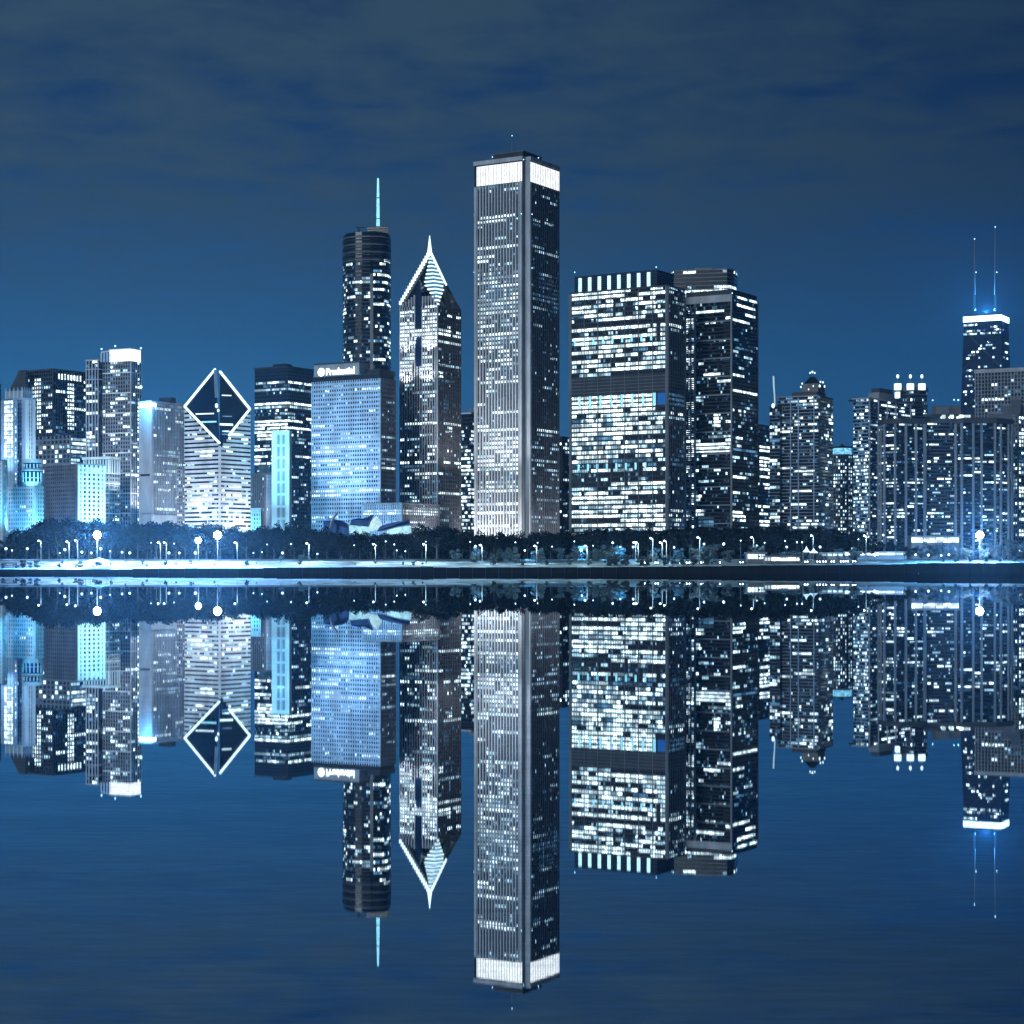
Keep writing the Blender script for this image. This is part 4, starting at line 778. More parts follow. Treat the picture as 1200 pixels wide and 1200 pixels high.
# ---------- right hand group
def crowned():
    D = 1450; t = Tower('apartment_tower', D, 958, 'apartment tower with stepped crown, small dark pyramid roof and white mast', 'apartment building', 35)
    P = foot(911, 959, 976, D, 27); L, C, Rr, B = P; t.mass(P, 463.5, mat=g_dark, cap=grey, caph=1.0)
    r = [(466,471,.1,.8,.5,(.2,.5,.3,0)),(473,482,.4,.75,.5,(.2,.4,.4,0)),(482,486,0,.3,.5,W1),(489,493,.05,.35,.9,W2),(492,497,.4,.55,.8,W0),(497,500,.6,.95,.8,W0),(500,505,0,.4,.8,W0),(512,516,.4,.6,.9,W0),(545,550,.0,.8,.7,W0),(572,577,.1,1,.5,W0),(606,618,.2,1,.6,(.4,.3,.3,0))]
    t.facade([L, C], 464, 640, 3.95, 24, .25, .1, grey, None, .5, 0, dict(p=.15, rows=r, run=2.2, mat=(.4,.3,.2,.1)), wh=(.1,.85))
    t.facade([C, Rr], 464, 640, 3.95, 10, .25, .1, midgrey, None, .5, 0, dict(p=.14, run=1.6, mat=(.5,.2,.2,.1)))
    Lv, Cv = Vector(L), Vector(C); d = (Cv-Lv).normalized(); n = Vector((d.y,-d.x)); W=(Cv-Lv).length; mb = MB()
    for u in (.33, .52, .9): 
        m = Lv+d*W*u; q = [m-d*.3+n*.9, m+d*.3+n*.9, m+d*.3, m-d*.3]; mb.hexa([(v.x,v.y,GZ) for v in q]+[(v.x,v.y,t.z(465)) for v in q], bluegrey)
    t.part(mb, 'pilaster_strips')
    Q = foot(902, 914, 920, D+8, 27); mb = MB(); mb.prism(Q, GZ, t.z(475), g_dark); t.part(mb, 'side_bay')
    t.facade([Q[0],Q[1]], 478, 640, 3.95, 4, .22, .1, midgrey, None, .4, 0, dict(p=.3))
    boxpart(t, 'setback', 928, 957, 968, D+5, 458, 463, dkbrown, 27); boxpart(t, 'upper_drum', 940, 958.5, 966.5, D+10, 447.5, 458, brown, 27)
    Q = foot(942, 957, 962.5, D+12, 27); T_ = foot(949, 953.5, 955.5, D+16, 27); mb = MB(); mb.prism(Q, t.z(447.5), t.z(439), g_dark, top=T_); t.part(mb, 'pyramid_roof')
    for px, py, r_ in ((949.3,437,.55),(952,436,.7),(954.8,437,.55),(938.5,453.5,.55),(940,449.5,.55),(960.5,452.3,.8),(961.5,447.5,.6),(964.5,448,.6),(966.3,452.8,.65),(953,452.3,.5),(947.5,456.3,.5),(906,475.5,1.3),(971,475.5,.9)):
        mb = MB(); mb.ball((X(px,D+1), D+1, Z(py,D+1)), r_, M_ICE, 6, 1.5); t.part(mb, 'crown_lamp')
    mb = MB(); mb.tube([(X(908,D+5),D+5,t.z(474)),(X(907.6,D+5),D+5,t.z(462)),(X(906.7,D+5),D+5,t.z(450)),(X(906.4,D+5),D+5,t.z(440))],[.5,.5,.6,.6],glow('lit mast',(.6,.85,1),.7)); t.part(mb, 'mast')
    flood(t, (C, Rr), .3, 16, GZ+5, 16000, (.1,.4,1), 600, 120)
    t.finish()
    D = 1560; t = Tower('apartment_tower', D, 990, 'small pale tower with cyan lit round crown beside the stepped crown tower', 'apartment building', 36)
    P = foot(974, 993, 1004, D, 27); t.mass(P, 533, mat=g_grey, cap=grey)
    for f, k in (([P[0],P[1]],7),([P[1],P[2]],4)): t.facade(f, 534, 640, 4.2, k, .4, .45, grey, grey, .3, .45, dict(p=.55, mat=(.5,.5,0,0), run=1.2))
    cx, cy = X(988, D+8), D+12; ring = lambda r: [(cx+r*math.cos(2*PI*k/14), cy+r*math.sin(2*PI*k/14)) for k in range(14)]
    mb = MB(); mb.prism(ring(7.5), t.z(534), t.z(524.5), glow('crown drum light',(.25,.7,1),.9,.2,1.8,.4)); t.part(mb,'crown_drum'); mb = MB(); mb.prism(ring(8.4), t.z(524.5), t.z(522.5), dark); mb.tube([(cx,cy,t.z(523)),(cx,cy,t.z(519))],[3.5,.6],dark,8); t.part(mb,'crown_roof'); t.finish()
crowned()
def lake_towers():
    D = 1500; t = Tower('apartment_tower', D, 1018, 'pale ribbed tower with glassy lit left side and flat roof box', 'apartment building', 37)
    P = foot(1000, 1017.5, 1068, D, 38); L, C, Rr, B = P; t.mass(P, 466.5, mat=g_blue, cap=limestone, caph=1.0, capout=.9)
    t.facade([L, C], 467, 640, 4.1, 10, .3, .1, bluegrey, None, .4, 0, dict(p=.55, run=1.5, mat=(.4,.3,.3,0), rows=[(467,480,0,1,.2)]), wh=(.05,.85))
    t.facade([C, Rr], 467, 640, 4.1, 24, .32, .12, midgrey, None, .3, .3, dict(p=.26, run=1.5, mat=(.45,.4,.15,0), rows=[(472,475,.3,.7,.8,W0)]), wh=(.1,.85))
    Cv, Rv = Vector(C), Vector(Rr); d = (Rv-Cv).normalized(); n = Vector((d.y,-d.x)); W=(Rv-Cv).length; mb = MB()
    for u, hw in ((.02,.75),(.22,.45),(.42,.35),(.62,.6),(.97,.5)):
        m = Cv+d*W*u; q = [m-d*hw+n*.9, m+d*hw+n*.9, m+d*hw, m-d*hw]; mb.hexa([(v.x,v.y,GZ) for v in q]+[(v.x,v.y,t.z(467)) for v in q], limestone)
    t.part(mb, 'pilaster_strips'); boxpart(t, 'penthouse', 1017.5, 1030, 1051, D+12, 458, 466, grey, 38); boxpart(t, 'roof_plant', 1021, 1031, 1046, D+16, 452.5, 458, dark, 38)
    mb = MB(); mb.box(X(1048.3,D+14), X(1053,D+14), D+8, D+13, t.z(465), t.z(458), M_ICE); t.part(mb, 'roof_lightbox')
    mb = MB(); mb.box(X(994,D+5), X(1003,D+5), D+3, D+6, t.z(470), t.z(468), dark); t.part(mb, 'roof_arm'); t.finish()
    D = 1560; t = Tower('round_tower', D, 1070, 'dark round tower topped by three bright lanterns', 'apartment building', 38)
    cx, cy = X(1069, D+14), D+16; r0 = 18.5*D/F; ring = lambda r: [(cx+r*math.cos(2*PI*k/24), cy+r*math.sin(2*PI*k/24)) for k in range(24)]
    rg = ring(r0); t.mass(rg, 455, mat=g_dark, cap=dark, caph=2.5, capout=.3)
    t.facade(rg[13:23], 458, 640, 4.2, 24, .3, 0, dark, None, .3, 0, dict(p=.1, run=1.5))
    for px, yt in ((1051.5,437),(1066.3,437.3),(1079.8,439.8)):
        x = X(px+.8, D+2); y = D+3; mb = MB(); zt = t.z(455)
        ln = [(x+2.9*math.cos(2*PI*k/10), y+2.9*math.sin(2*PI*k/10)) for k in range(10)]
        mb.prism(ln, zt-1, t.z(449.2), M_ICE); t.part(mb, 'lantern')
        mb = MB(); mb.tube([(x,y,t.z(448.5)),(x,y,t.z(443))],[.5,.3],midgrey); t.part(mb, 'lantern_post'); mb = MB(); mb.ball((x,y,t.z(440.6)), 1.15, M_ICE, 8, 1.5); t.part(mb, 'lantern_ball')
    marker(t, 1093, 469, D, .6); t.finish()
lake_towers()
def ribbed_right():
    D = 1250; t = Tower('apartment_block', D, 1100, 'very wide dark apartment block with tall pale ribs, right of shore', 'apartment building', 39)
    rib = grey
    secs = [([(1030.5,D+20),(1037,D+8),(1056,D),(1083,D+6)], 490, [0,.13,.30,.49,.66,.84,1.0], g_dark, 26),
            ([(1083,D+10),(1121,D+10)], 488, [], dkbrown, 20),
            ([(1121,D+6),(1129,D),(1167,D+2),(1186,D+14)], 489.5, [0,.13,.28,.40,.59,.71,.9,.98], g_dark, 30)]
    for pl, yt, ribs, mt, nb in secs:
        q = pts(pl); poly = q+pts([(pl[-1][0],D+45),(pl[0][0],D+45)])
        t.mass(poly, yt, mat=g_dark)
        t.facade(q, yt+6, 648, 4.05, nb, .35, 0, dkbrown if mt is dkbrown else black, None, .35, 0, dict(p=.19, run=2.4, mat=(.5,.35,.15,0), fl=.9, rows=[(560,563,.4,1,.6,W0)] if mt is dkbrown else []), wh=(.05,.85))
        mb = MB(); mb.prism(grow(poly, 1.0), t.z(yt+6), t.z(yt), dkbrown); t.part(mb, 'roof_cap')
        tot = sum((Vector(b)-Vector(a)).length for a, b in zip(q, q[1:])); mb = MB()
        for u in ribs:
            L_ = u*tot; 
            for a, b in zip(q, q[1:]):
                a, b = Vector(a), Vector(b); l = (b-a).length
                if L_ <= l+1e-4: break
                L_ -= l
            d = (b-a).normalized(); n = Vector((d.y,-d.x)); m = a+d*L_; hw = .62 if u < .9 else .9
            k = [m-d*hw+n*1.3, m+d*hw+n*1.3, m+d*hw-n*.2, m-d*hw-n*.2]; mb.hexa([(v.x,v.y,GZ) for v in k]+[(v.x,v.y,t.z(yt+6)-.2) for v in k], rib)
        t.part(mb, 'ribs')
    mb = MB(); mb.prism(pts([(1082,D+4),(1124,D+4),(1124,D+40),(1082,D+40)]), t.z(488)+.3, t.z(484.5), dkbrown); t.part(mb, 'attic')
    mb = MB(); mb.prism(pts([(1121,D+8),(1142,D+6),(1142,D+40),(1121,D+40)]), t.z(489.5)+.2, t.z(485), dkbrown); t.part(mb, 'attic')
    for a, b, dd in ((1103.5,1108,D+3.6),(1113,1117.5,D+3.6),(1122,1129,D+5.4),(1130.5,1137,D+4.9)):
        mb = MB(); mb.box(X(a,dd), X(b,dd), dd-.4, dd+2.5, t.z(489.6), t.z(485.6), WIN[0]); t.part(mb, 'attic_window')
    mb = MB(); mb.prism(pts([(1092,D+40),(1126,D+42),(1126,D+70),(1092,D+70)]), t.z(490), t.z(469.5), brown)
    for k in range(7): mb.box(X(1098+k*2.2,D+40)-.3, X(1098+k*2.2,D+40)+.3, D+39, D+40.5, t.z(486), t.z(470.5), grey)
    t.part(mb, 'penthouse'); marker(t, 1118, 468.5, D+42, .5); marker(t, 1123, 468.7, D+42, .6)
    for px, pw in ((1046,18000),(1075,15000),(1100,9000),(1135,26000),(1165,26000)):
        lamp_obj('SPOT','floodlight',(X(px,D-24),D-24,GZ+2),pw,(.16,.5,1),t.root,t.o,.5,(X(px,D),D,t.z(595)),130)
    t.finish()
ribbed_right()
def far_right():
    D = 2600; t = Tower('skyscraper', D, 1165, 'dark tapering skyscraper with two antennas and glowing blue band', 'skyscraper', 40)
    B0 = foot(1119.5, 1180, 1193, D, 29); T0 = foot(1129.8, 1172.5, 1181.5, D+18, 29); zt = t.z(366)
    mb = MB(); mb.prism(B0, GZ-1, zt, g_blue, top=T0); t.part(mb, 'tapered_body')
    rg = random.Random(77); zb = GZ
    def tf(e, u, z):
        f = (z-zb)/(zt-zb); a = Vector(B0[e]).lerp(Vector(T0[e]), f); b = Vector(B0[e+1]).lerp(Vector(T0[e+1]), f); return a.lerp(b, u), (b-a).normalized(), (b-a).length
    y = 378.0
    while y < 600:
        for e, nb in ((0,22),(1,7)):
            on = False
            pr = .75 if (e == 0 and 383 < y < 389) else (.0 if 389 < y < 397 else .13)
            for j in range(nb):
                if rg.random() < .6: on = rg.random() < pr
                if (376 < y < 381 and e == 0): on = j < 8
                if on:
                    z = t.z(y); p, d, W = tf(e, (j+.1)/nb, z); n = Vector((d.y,-d.x))
                    t.wins.append(dict(a=p+n*.5, u=d, n=n, o=0, w=W/nb*.85, za=z, zb=z+2.4, mi=rg.choices((0,1,2),(.45,.4,.15))[0]))
        y += 3.6
    mb = MB()                                             # cross bracing on the broad face
    zs = [t.z(v) for v in (640, 585, 532, 481, 431, 382)]
    for z0, z1 in zip(zs, zs[1:]):
        for ua, ub in ((0,1),(1,0)):
            p = tf(0, ua, z0)[0]; q = tf(0, ub, z1)[0]; mb.tube([(p.x,p.y-.6,z0),(q.x,q.y-.6,z1)],[.7,.7],dark,4)
    t.part(mb, 'cross_bracing')
    mb = MB(); mb.prism(grow(T0, 1.0), t.z(373.2), t.z(366.6), M_HALO); t.part(mb, 'crown_band')
    mb = MB(); mb.prism(grow(T0, -4), zt+1, t.z(363.5), dark); t.part(mb, 'roof_house')
    for px, ys in ((1142,(364,343,318,300,280)),(1166.3,(364,342,318,296,266))):
        x = X(px, D+40); mb = MB(); mb.tube([(x,D+40,Z(v,D+40)) for v in ys],[1.5,1.3,.95,.7,.45],midgrey); t.part(mb, 'antenna')
        marker(t, px, ys[-1], D+39, .9); marker(t, px+1.8, 319, D+39, .9)
        mb = MB(); mb.tube([(x,D+40,Z(362,D+40)),(x,D+40,Z(346,D+40))],[1.5,1.5],glow('antenna base light',(.1,.4,.9),.35)); t.part(mb, 'antenna_base')
    lamp_obj('POINT','halo_lamp',(sum(p[0] for p in T0)/4,sum(p[1] for p in T0)/4,zt+7),3800000,(.03,.32,1),t.root,t.o,3)  # unseen point lamp added above the roof to raise a halo
    t.finish(90)
    D = 1720; t = Tower('office_tower', D, 1190, 'grey gridded tower standing before the dark tapering skyscraper', 'office building', 41)
    P = foot(1142.5, 1212, 1240, D, 27); t.mass(P, 430.5, mat=g_dark)
    t.facade([P[0],P[1]], 434.5, 640, 4.3, 18, .3, .3, midgrey, grey, .2, .5, dict(p=.07, run=1.6, rows=[(463,467,.05,.5,.9,W0),(447,450,.3,.4,.8,W0),(452,455,.5,.62,.8,W1),(478,482,.1,.25,.6,W0)]))
    mb = MB(); mb.prism(grow(P, .7), t.z(434.5), t.z(430), limestone); t.part(mb, 'roof_band'); t.finish()
    D = 1480; t = Tower('stepped_block', D, 1186, 'stepped concrete block at right edge with pale copings', 'building', 42)
    for xa, xb, yt, dd in ((1159,1176,482,8),(1174.5,1186,473,4),(1184.5,1196,466,0),(1195,1222,473,6)):
        q = pts([(xa,D+dd),(xb,D+dd),(xb,D+dd+30),(xa,D+dd+30)]); t.mass(q, yt, mat=midgrey); mb = MB(); mb.prism(grow(q, .5), t.z(yt+2.2), t.z(yt), grey); t.part(mb, 'coping')
    t.finish()
    D = 1330; t = Tower('apartment_block', D, 1195, 'brightly lit apartment block cut off by the right edge', 'apartment building', 43)
    P = foot(1187, 1193, 1228, D, 50); t.mass(P, 486, mat=g_dark, cap=brown)
    t.facade([P[1],P[2]], 488, 648, 4.6, 11, .35, .2, grey, brown, .3, .5, dict(p=.6, run=2, mat=(.8,.2,0,0))); t.facade([P[0],P[1]], 488, 648, 4.6, 2, .35, .3, brown, brown, .3, .5, dict(p=.3)); t.finish()
far_right()
#@@SETTING
# ------------------------------------------------------------------ terrain, water, wall
WT = [(0,667.0),(150,667.0),(165,666.0),(310,665.6),(330,664.8),(505,664.3),(520,665),(700,664.5),(790,663.8),(900,662.6),(1050,661.0),(1090,659.6),(1200,659.2)]
WD = 900.0
def walltop(px): return Z(interp(WT, px), WD)
def ground_z(x, y):
    px = 600+x/y*F if y > 100 else 600; w = walltop(max(-100, min(1300, px)))-.15
    if y <= WD+2: return w
    f = min(1, (y-WD-2)/58.0); f = f*f*(3-2*f)*.35+f*.65
    return lerp(w, 6.9, f)
gmat = wall('park lawn', (.055, .062, .055), .95, .7, .12)
t = gmat.node_tree; b_ = t.nodes['Principled BSDF']; src = b_.inputs['Base Color'].links[0].from_socket
g_ = nn(t,'ShaderNodeNewGeometry'); sp_ = nn(t,'ShaderNodeSeparateXYZ'); t.links.new(g_.outputs['Position'], sp_.inputs[0])
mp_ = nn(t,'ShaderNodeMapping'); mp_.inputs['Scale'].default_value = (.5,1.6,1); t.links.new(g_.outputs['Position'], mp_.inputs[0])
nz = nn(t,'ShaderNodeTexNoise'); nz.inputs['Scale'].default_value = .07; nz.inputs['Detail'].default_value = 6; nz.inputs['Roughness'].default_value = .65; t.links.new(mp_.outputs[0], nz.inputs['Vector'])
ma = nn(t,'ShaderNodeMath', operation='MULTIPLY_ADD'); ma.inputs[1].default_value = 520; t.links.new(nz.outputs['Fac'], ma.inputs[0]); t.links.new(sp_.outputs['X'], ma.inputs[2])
mr_ = nn(t,'ShaderNodeMapRange'); mr_.inputs['From Min'].default_value = 262; mr_.inputs['From Max'].default_value = 205; t.links.new(ma.outputs[0], mr_.inputs['Value'])  # ground paler to the left: the lamp-lit strip put into its colour
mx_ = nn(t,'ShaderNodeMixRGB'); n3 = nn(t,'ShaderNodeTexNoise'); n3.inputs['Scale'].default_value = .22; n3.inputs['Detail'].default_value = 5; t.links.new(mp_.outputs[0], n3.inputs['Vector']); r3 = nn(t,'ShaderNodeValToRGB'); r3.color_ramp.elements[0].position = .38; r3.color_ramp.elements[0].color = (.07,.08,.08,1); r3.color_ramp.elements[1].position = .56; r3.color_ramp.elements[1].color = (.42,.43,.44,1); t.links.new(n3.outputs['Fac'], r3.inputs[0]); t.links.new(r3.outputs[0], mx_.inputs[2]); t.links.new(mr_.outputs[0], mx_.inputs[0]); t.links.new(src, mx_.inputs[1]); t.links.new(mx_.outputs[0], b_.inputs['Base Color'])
mb = MB(); xs = [-4200,-1200]+[-420+i*14 for i in range(61)]+[1200,4200]; ys = [WD+1.2, WD+8, WD+18, WD+30, WD+42, WD+56, WD+70, WD+120, 1300, 2000, 3400]
nx = len(xs)
for y in ys:
    for x in xs: mb.v.append((x, y, ground_z(max(-420, min(420, x)), min(y, 1100) if y > 1100 else y)))
mb.m(gmat)
for j in range(len(ys)-1):
    for i in range(nx-1):
        a = j*nx+i; mb.f.append((a, a+1, a+nx+1, a+nx)); mb.mi.append(0)
tag(mb.build('ground'), kind='structure')
# pale shore walk as a sheet 4 cm over the ground, following the wall
mb = MB(); pm = wall('shore walk concrete', (.42, .43, .44), .9, .3, .25); k = 0
for i in range(61):
    x = -420+i*14
    for y in (WD+1.6, WD+7): mb.v.append((x, y, ground_z(x, y)+.05))
mb.m(pm)
for i in range(60): mb.f.append((2*i, 2*i+2, 2*i+3, 2*i+1)); mb.mi.append(0)
tag(mb.build('path'), kind='structure')
mb = MB(); rm = wall('road asphalt', (.055,.057,.06), .85, .3, .3)
for i in range(61):
    x = -420+i*14
    for y in (WD+44, WD+58): mb.v.append((x, y, ground_z(x, y)+.06))
mb.m(rm)
for i in range(60): mb.f.append((2*i, 2*i+2, 2*i+3, 2*i+1)); mb.mi.append(0)
tag(mb.build('road'), kind='structure')
wm = wall('wet dark concrete', (.006,.007,.009), .8, .4, .3, 0, .15); mb = MB(); rngw = random.Random(5)
for i in range(150):
    x0, x1 = -450+i*6, -450+i*6+5.9; zt = walltop(600+(x0+3)/WD*F)+rngw.uniform(-.07,.07)
    mb.box(x0, x1, WD+rngw.uniform(-.05,.05), WD+1.5, -3, zt, wm)
mb.box(-1500, -451, WD, WD+1.5, -3, walltop(0), wm); mb.box(451, 1500, WD, WD+1.5, -3, walltop(1200), wm)
tag(mb.build('seawall'), 'long low black concrete seawall along the waterline', 'wall')
# water
m = bpy.data.materials.new('calm lake water'); m.use_nodes = True; t = m.node_tree; t.nodes.remove(t.nodes['Principled BSDF'])
gl = nn(t,'ShaderNodeBsdfGlossy'); gl.inputs['Roughness'].default_value = 0.0
df = nn(t,'ShaderNodeBsdfDiffuse'); df.inputs['Color'].default_value = (.01,.035,.06,1)
mix = nn(t,'ShaderNodeMixShader'); tc = nn(t,'ShaderNodeNewGeometry'); mp = nn(t,'ShaderNodeMapping'); mp.inputs['Scale'].default_value = (1.9, 9.0, 1)
n1 = nn(t,'ShaderNodeTexNoise'); n1.inputs['Scale'].default_value = 2.2; n1.inputs['Detail'].default_value = 7; n1.inputs['Roughness'].default_value = .62
n2 = nn(t,'ShaderNodeTexNoise'); n2.inputs['Scale'].default_value = .25; n2.inputs['Detail'].default_value = 3
mr = nn(t,'ShaderNodeMapRange'); mr.inputs['From Min'].default_value=.40; mr.inputs['From Max'].default_value=.62; mr.inputs['To Min'].default_value=.58; mr.inputs['To Max'].default_value=1.0
mul = nn(t,'ShaderNodeMath', operation='MULTIPLY_ADD'); mul.inputs[1].default_value=.35; 
t.links.new(tc.outputs['Position'], mp.inputs['Vector']); t.links.new(mp.outputs[0], n1.inputs['Vector']); t.links.new(mp.outputs[0], n2.inputs['Vector'])
t.links.new(n2.outputs['Fac'], mul.inputs[0]); 
sc = nn(t,'ShaderNodeMath', operation='MULTIPLY'); sc.inputs[1].default_value=.68; t.links.new(n1.outputs['Fac'], sc.inputs[0]); t.links.new(sc.outputs[0], mul.inputs[2])
t.links.new(mul.outputs[0], mr.inputs['Value'])
colm = nn(t,'ShaderNodeMixRGB'); colm.inputs[1].default_value=(.40,.52,.62,1); colm.inputs[2].default_value=(.86,.92,.97,1)  # light and dark ripple streaks put into the reflection colour
t.links.new(mr.outputs[0], colm.inputs[0]); t.links.new(colm.outputs[0], gl.inputs['Color'])
bp = nn(t,'ShaderNodeBump'); bp.inputs['Strength'].default_value=.02; bp.inputs['Distance'].default_value=.0006; t.links.new(n1.outputs['Fac'], bp.inputs['Height']); t.links.new(bp.outputs[0], gl.inputs['Normal'])
mix.inputs[0].default_value=.06; t.links.new(gl.outputs[0], mix.inputs[1]); t.links.new(df.outputs[0], mix.inputs[2]); t.links.new(mix.outputs[0], t.nodes['Material Output'].inputs['Surface'])
mb = MB(); mb.face([(-4000,-400,0),(4000,-400,0),(4000,WD+1,0),(-4000,WD+1,0)], m); tag(mb.build('water'), kind='structure')
# ------------------------------------------------------------------ trees
leaf = wall('unlit tree leaves', (.005, .0065, .007), .8, .5, .35, 0, .1); leaf_s = wall('lit plant leaves', (.055,.075,.08), .8, .5, .5, 0, .1); bark = wall('tree bark', (.05,.042,.035), .9)  # unlit rows near black, lit plants paler: light put into leaf colour
def make_tree(seed, h=1.0, nleaf=1700, spread=1.0, low=.30, ls=1.0, lm=None):
    """unit tree: height 1, crown and trunk as meshes"""
    rg = random.Random(seed); cr = MB(); tr = MB(); k = rg.randint(13, 17); cl = []
    for _ in range(k):
        a = rg.uniform(0, 2*PI); rr = rg.uniform(0,1)**.6*.36*spread; z = rg.uniform(low+.1, .86); rr *= math.sqrt(max(.08, 1-((z-.58)/.42)**2))
        cl.append((Vector((rr*math.cos(a), rr*math.sin(a), z)), rg.uniform(.09,.17)))
    cr.m(lm or leaf)
    for i in range(nleaf):
        c, s = cl[i % k]; v = Vector((rg.gauss(0,1), rg.gauss(0,1), rg.gauss(0,.8))); v = v/ max(.3, v.length)*s*rg.uniform(.35,1.12)
        p = c+v; e = rg.uniform(.014,.030)*ls; u = Vector((rg.gauss(0,1), rg.gauss(0,1), rg.gauss(0,1))).normalized(); w = u.orthogonal().normalized()*e; x = u.cross(w).normalized()*e*.75
        b = len(cr.v); cr.v += [tuple(p-w), tuple(p+x), tuple(p+w), tuple(p-x)]; cr.f.append((b,b+1,b+2,b+3)); cr.mi.append(0)
    tr.tube([(0,0,-.03),(.004,0,.15),(-.004,.004,.38),(0,0,.6)],[.022,.017,.013,.006],bark,7)
    for c, s in cl[:8]:
        z = rg.uniform(.22,.4); tr.tube([(0,0,z),tuple(c*.5+Vector((0,0,z*.5))),tuple(c)],[.010,.007,.003],bark,5)
    return cr.mesh('crown'), tr.mesh('trunk')
PROTO = [make_tree(s, nleaf=2200, low=.2, ls=1.1) for s in (1,2,3,4,5,6)]
FULL = [make_tree(s, nleaf=2600, low=-.08, spread=1.15, ls=1.3) for s in (11,12,13,14)]
LITP = [make_tree(s, nleaf=2000, low=.02, spread=1.1, ls=1.2, lm=leaf_s) for s in (31,32,33)]
BUSH = [make_tree(s, nleaf=1100, spread=1.35, low=-.12, ls=2.6, lm=leaf_s) for s in (21,22,23)]
MARKS = [(-20,58,'the cyan floodlit hotel'),(58,130,'the blazing cyan front'),(130,216,'the pinstriped tower'),(216,296,'the diamond roofed tower'),(296,366,'the slim cyan tower'),(366,466,'the pale blue slab'),(466,545,'the pointed tower'),(545,662,'the tallest tower'),(662,803,'the wide lit office tower'),(803,900,'the pale framed tower'),(900,980,'the stepped crown tower'),(980,1030,'the pale ribbed tower'),(1030,1125,'the wide apartment block'),(1125,1240,'the dark tapering skyscraper')]
def mark(px):
    for a, b, s in MARKS:
        if a <= px < b: return s
    return MARKS[-1][2]
def tree(px, d, ytop, seed, label, group, proto=None, name='park_tree', wide=1.0, cat='tree', base=None):
    rg = random.Random(seed); x = X(px, d); gz = ground_z(x, d) if base is None else base; h = Z(ytop, d)-gz
    cr, tr = proto or PROTO[seed % len(PROTO)]
    r = empty(name, (x, d, gz), label, cat, group); r.rotation_euler.z = rg.uniform(0, 6.28)
    s = h*wide; r.scale = (s, s, h/.97)
    for nm, me in (('crown', cr), ('trunk', tr)):
        o = bpy.data.objects.new(nm, me); COL.objects.link(o); o.parent = r
    return r
TT = [(-30,640),(0,635),(20,622),(55,607.5),(90,608),(130,610),(165,611),(215,613),(300,617),(335,615),(350,612),(365,617),(400,624),(480,623),(500,617),(515,615),(530,620),(560,623),(580,620),(600,624),(640,620),(680,619),(740,618),(800,617),(900,616),(960,617),(1000,620),(1016,626),(1024,633)]
rt = random.Random(99); k = 0
for d0, step, dy in ((985, 13.5, 3), (1015, 12, 1.0), (1050, 13, -.5)):
    px = -14+rt.uniform(0, 8)
    while px < 1016:
        if not 496 < px < 528 or d0 > 1000:
            kk = rt.randint(0, 9999); mk = mark(px); row = {985:'front', 1015:'middle', 1050:'back'}[d0]
            tree(px, d0+rt.uniform(-8,8), interp(TT, px)+dy+rt.uniform(-1.5,3.0), kk, 'dark leafy tree in the %s row below %s' % (row, mk), 'park trees, %s row, below %s' % (row, mk), None if d0 == 985 else FULL[kk % 4], wide=rt.uniform(.92,1.15))
        px += step*rt.uniform(.75,1.25)
tree(512, 965, 614.5, 3, 'big broad dark tree with clear trunk, below the pointed tower', None, wide=1.75)
for px, yt, sd in ((1010,625,5),(1017,641,7),(1030,634,6),(1040,636,8),(1051,638,9),(1060,640,10),(1070,641,11)):
    tree(px, 980 if yt < 640 else 950, yt, sd, {1010:'dark tree ending the long tree row at its right end',1017:'small round dark tree beside a lit lamp, right of the tree row'}.get(px, 'low dark tree at the foot of the wide apartment block'), None if px in (1010,1017) else 'low trees before the wide apartment block', wide=1.3)
for i, (px, yt, d) in enumerate([(1080,637,960),(1090,634,975),(1100,636,965),(1113,637,950),(1122,640,945),(1133,642,940),(1142,641,945),(1152,640,940),(1163,638,950),(1168,634,965),(1176,638,950),(1186,632,970),(1196,634,960),(1206,630,970)]):
    tree(px, d, yt, 40+i, 'leafy park tree lit blue beside the big right hand floodlight' if px > 1105 else 'leafy tree in front of the bright pavilion wall', 'trees round the right floodlight' if px > 1105 else 'trees before the pavilion wall', LITP[i % 3], wide=1.15)
shr = random.Random(8)
bushes = [(shr.uniform(-5, 500), shr.uniform(656, 661), shr.uniform(914, 945)) for _ in range(46)]+[(shr.uniform(522, 1010), shr.uniform(638, 652), shr.uniform(928, 962)) for _ in range(64)]+[(shr.uniform(300, 470), shr.uniform(650, 655), shr.uniform(945, 960)) for _ in range(10)]+[(4,660,910),(19,659.5,912),(27,659.5,913),(35,659,912),(44,659.5,911),(69,660,912),(88,660,912),(714,652,915),(722,650,918),(733,651,917),(752,651,917),(760,652,916),(779,653,916),(800,652,918),(812,652,918),(828,653,918),(612,655,920),(640,656,920),(668,656,920),(690,655,920),(578,655,920),(1105,653,918),(1120,652,918),(1137,651,918),(1155,651,918),(1172,652,918),(1190,652,918)]
for i, (px, yt, d) in enumerate(bushes):
    mk = mark(px); tree(px, d, yt, 70+i, 'round low shrub on the shore below %s' % mk, 'shrubs below %s' % mk, BUSH[i % 3], 'shrub', 1.25, 'shrub')
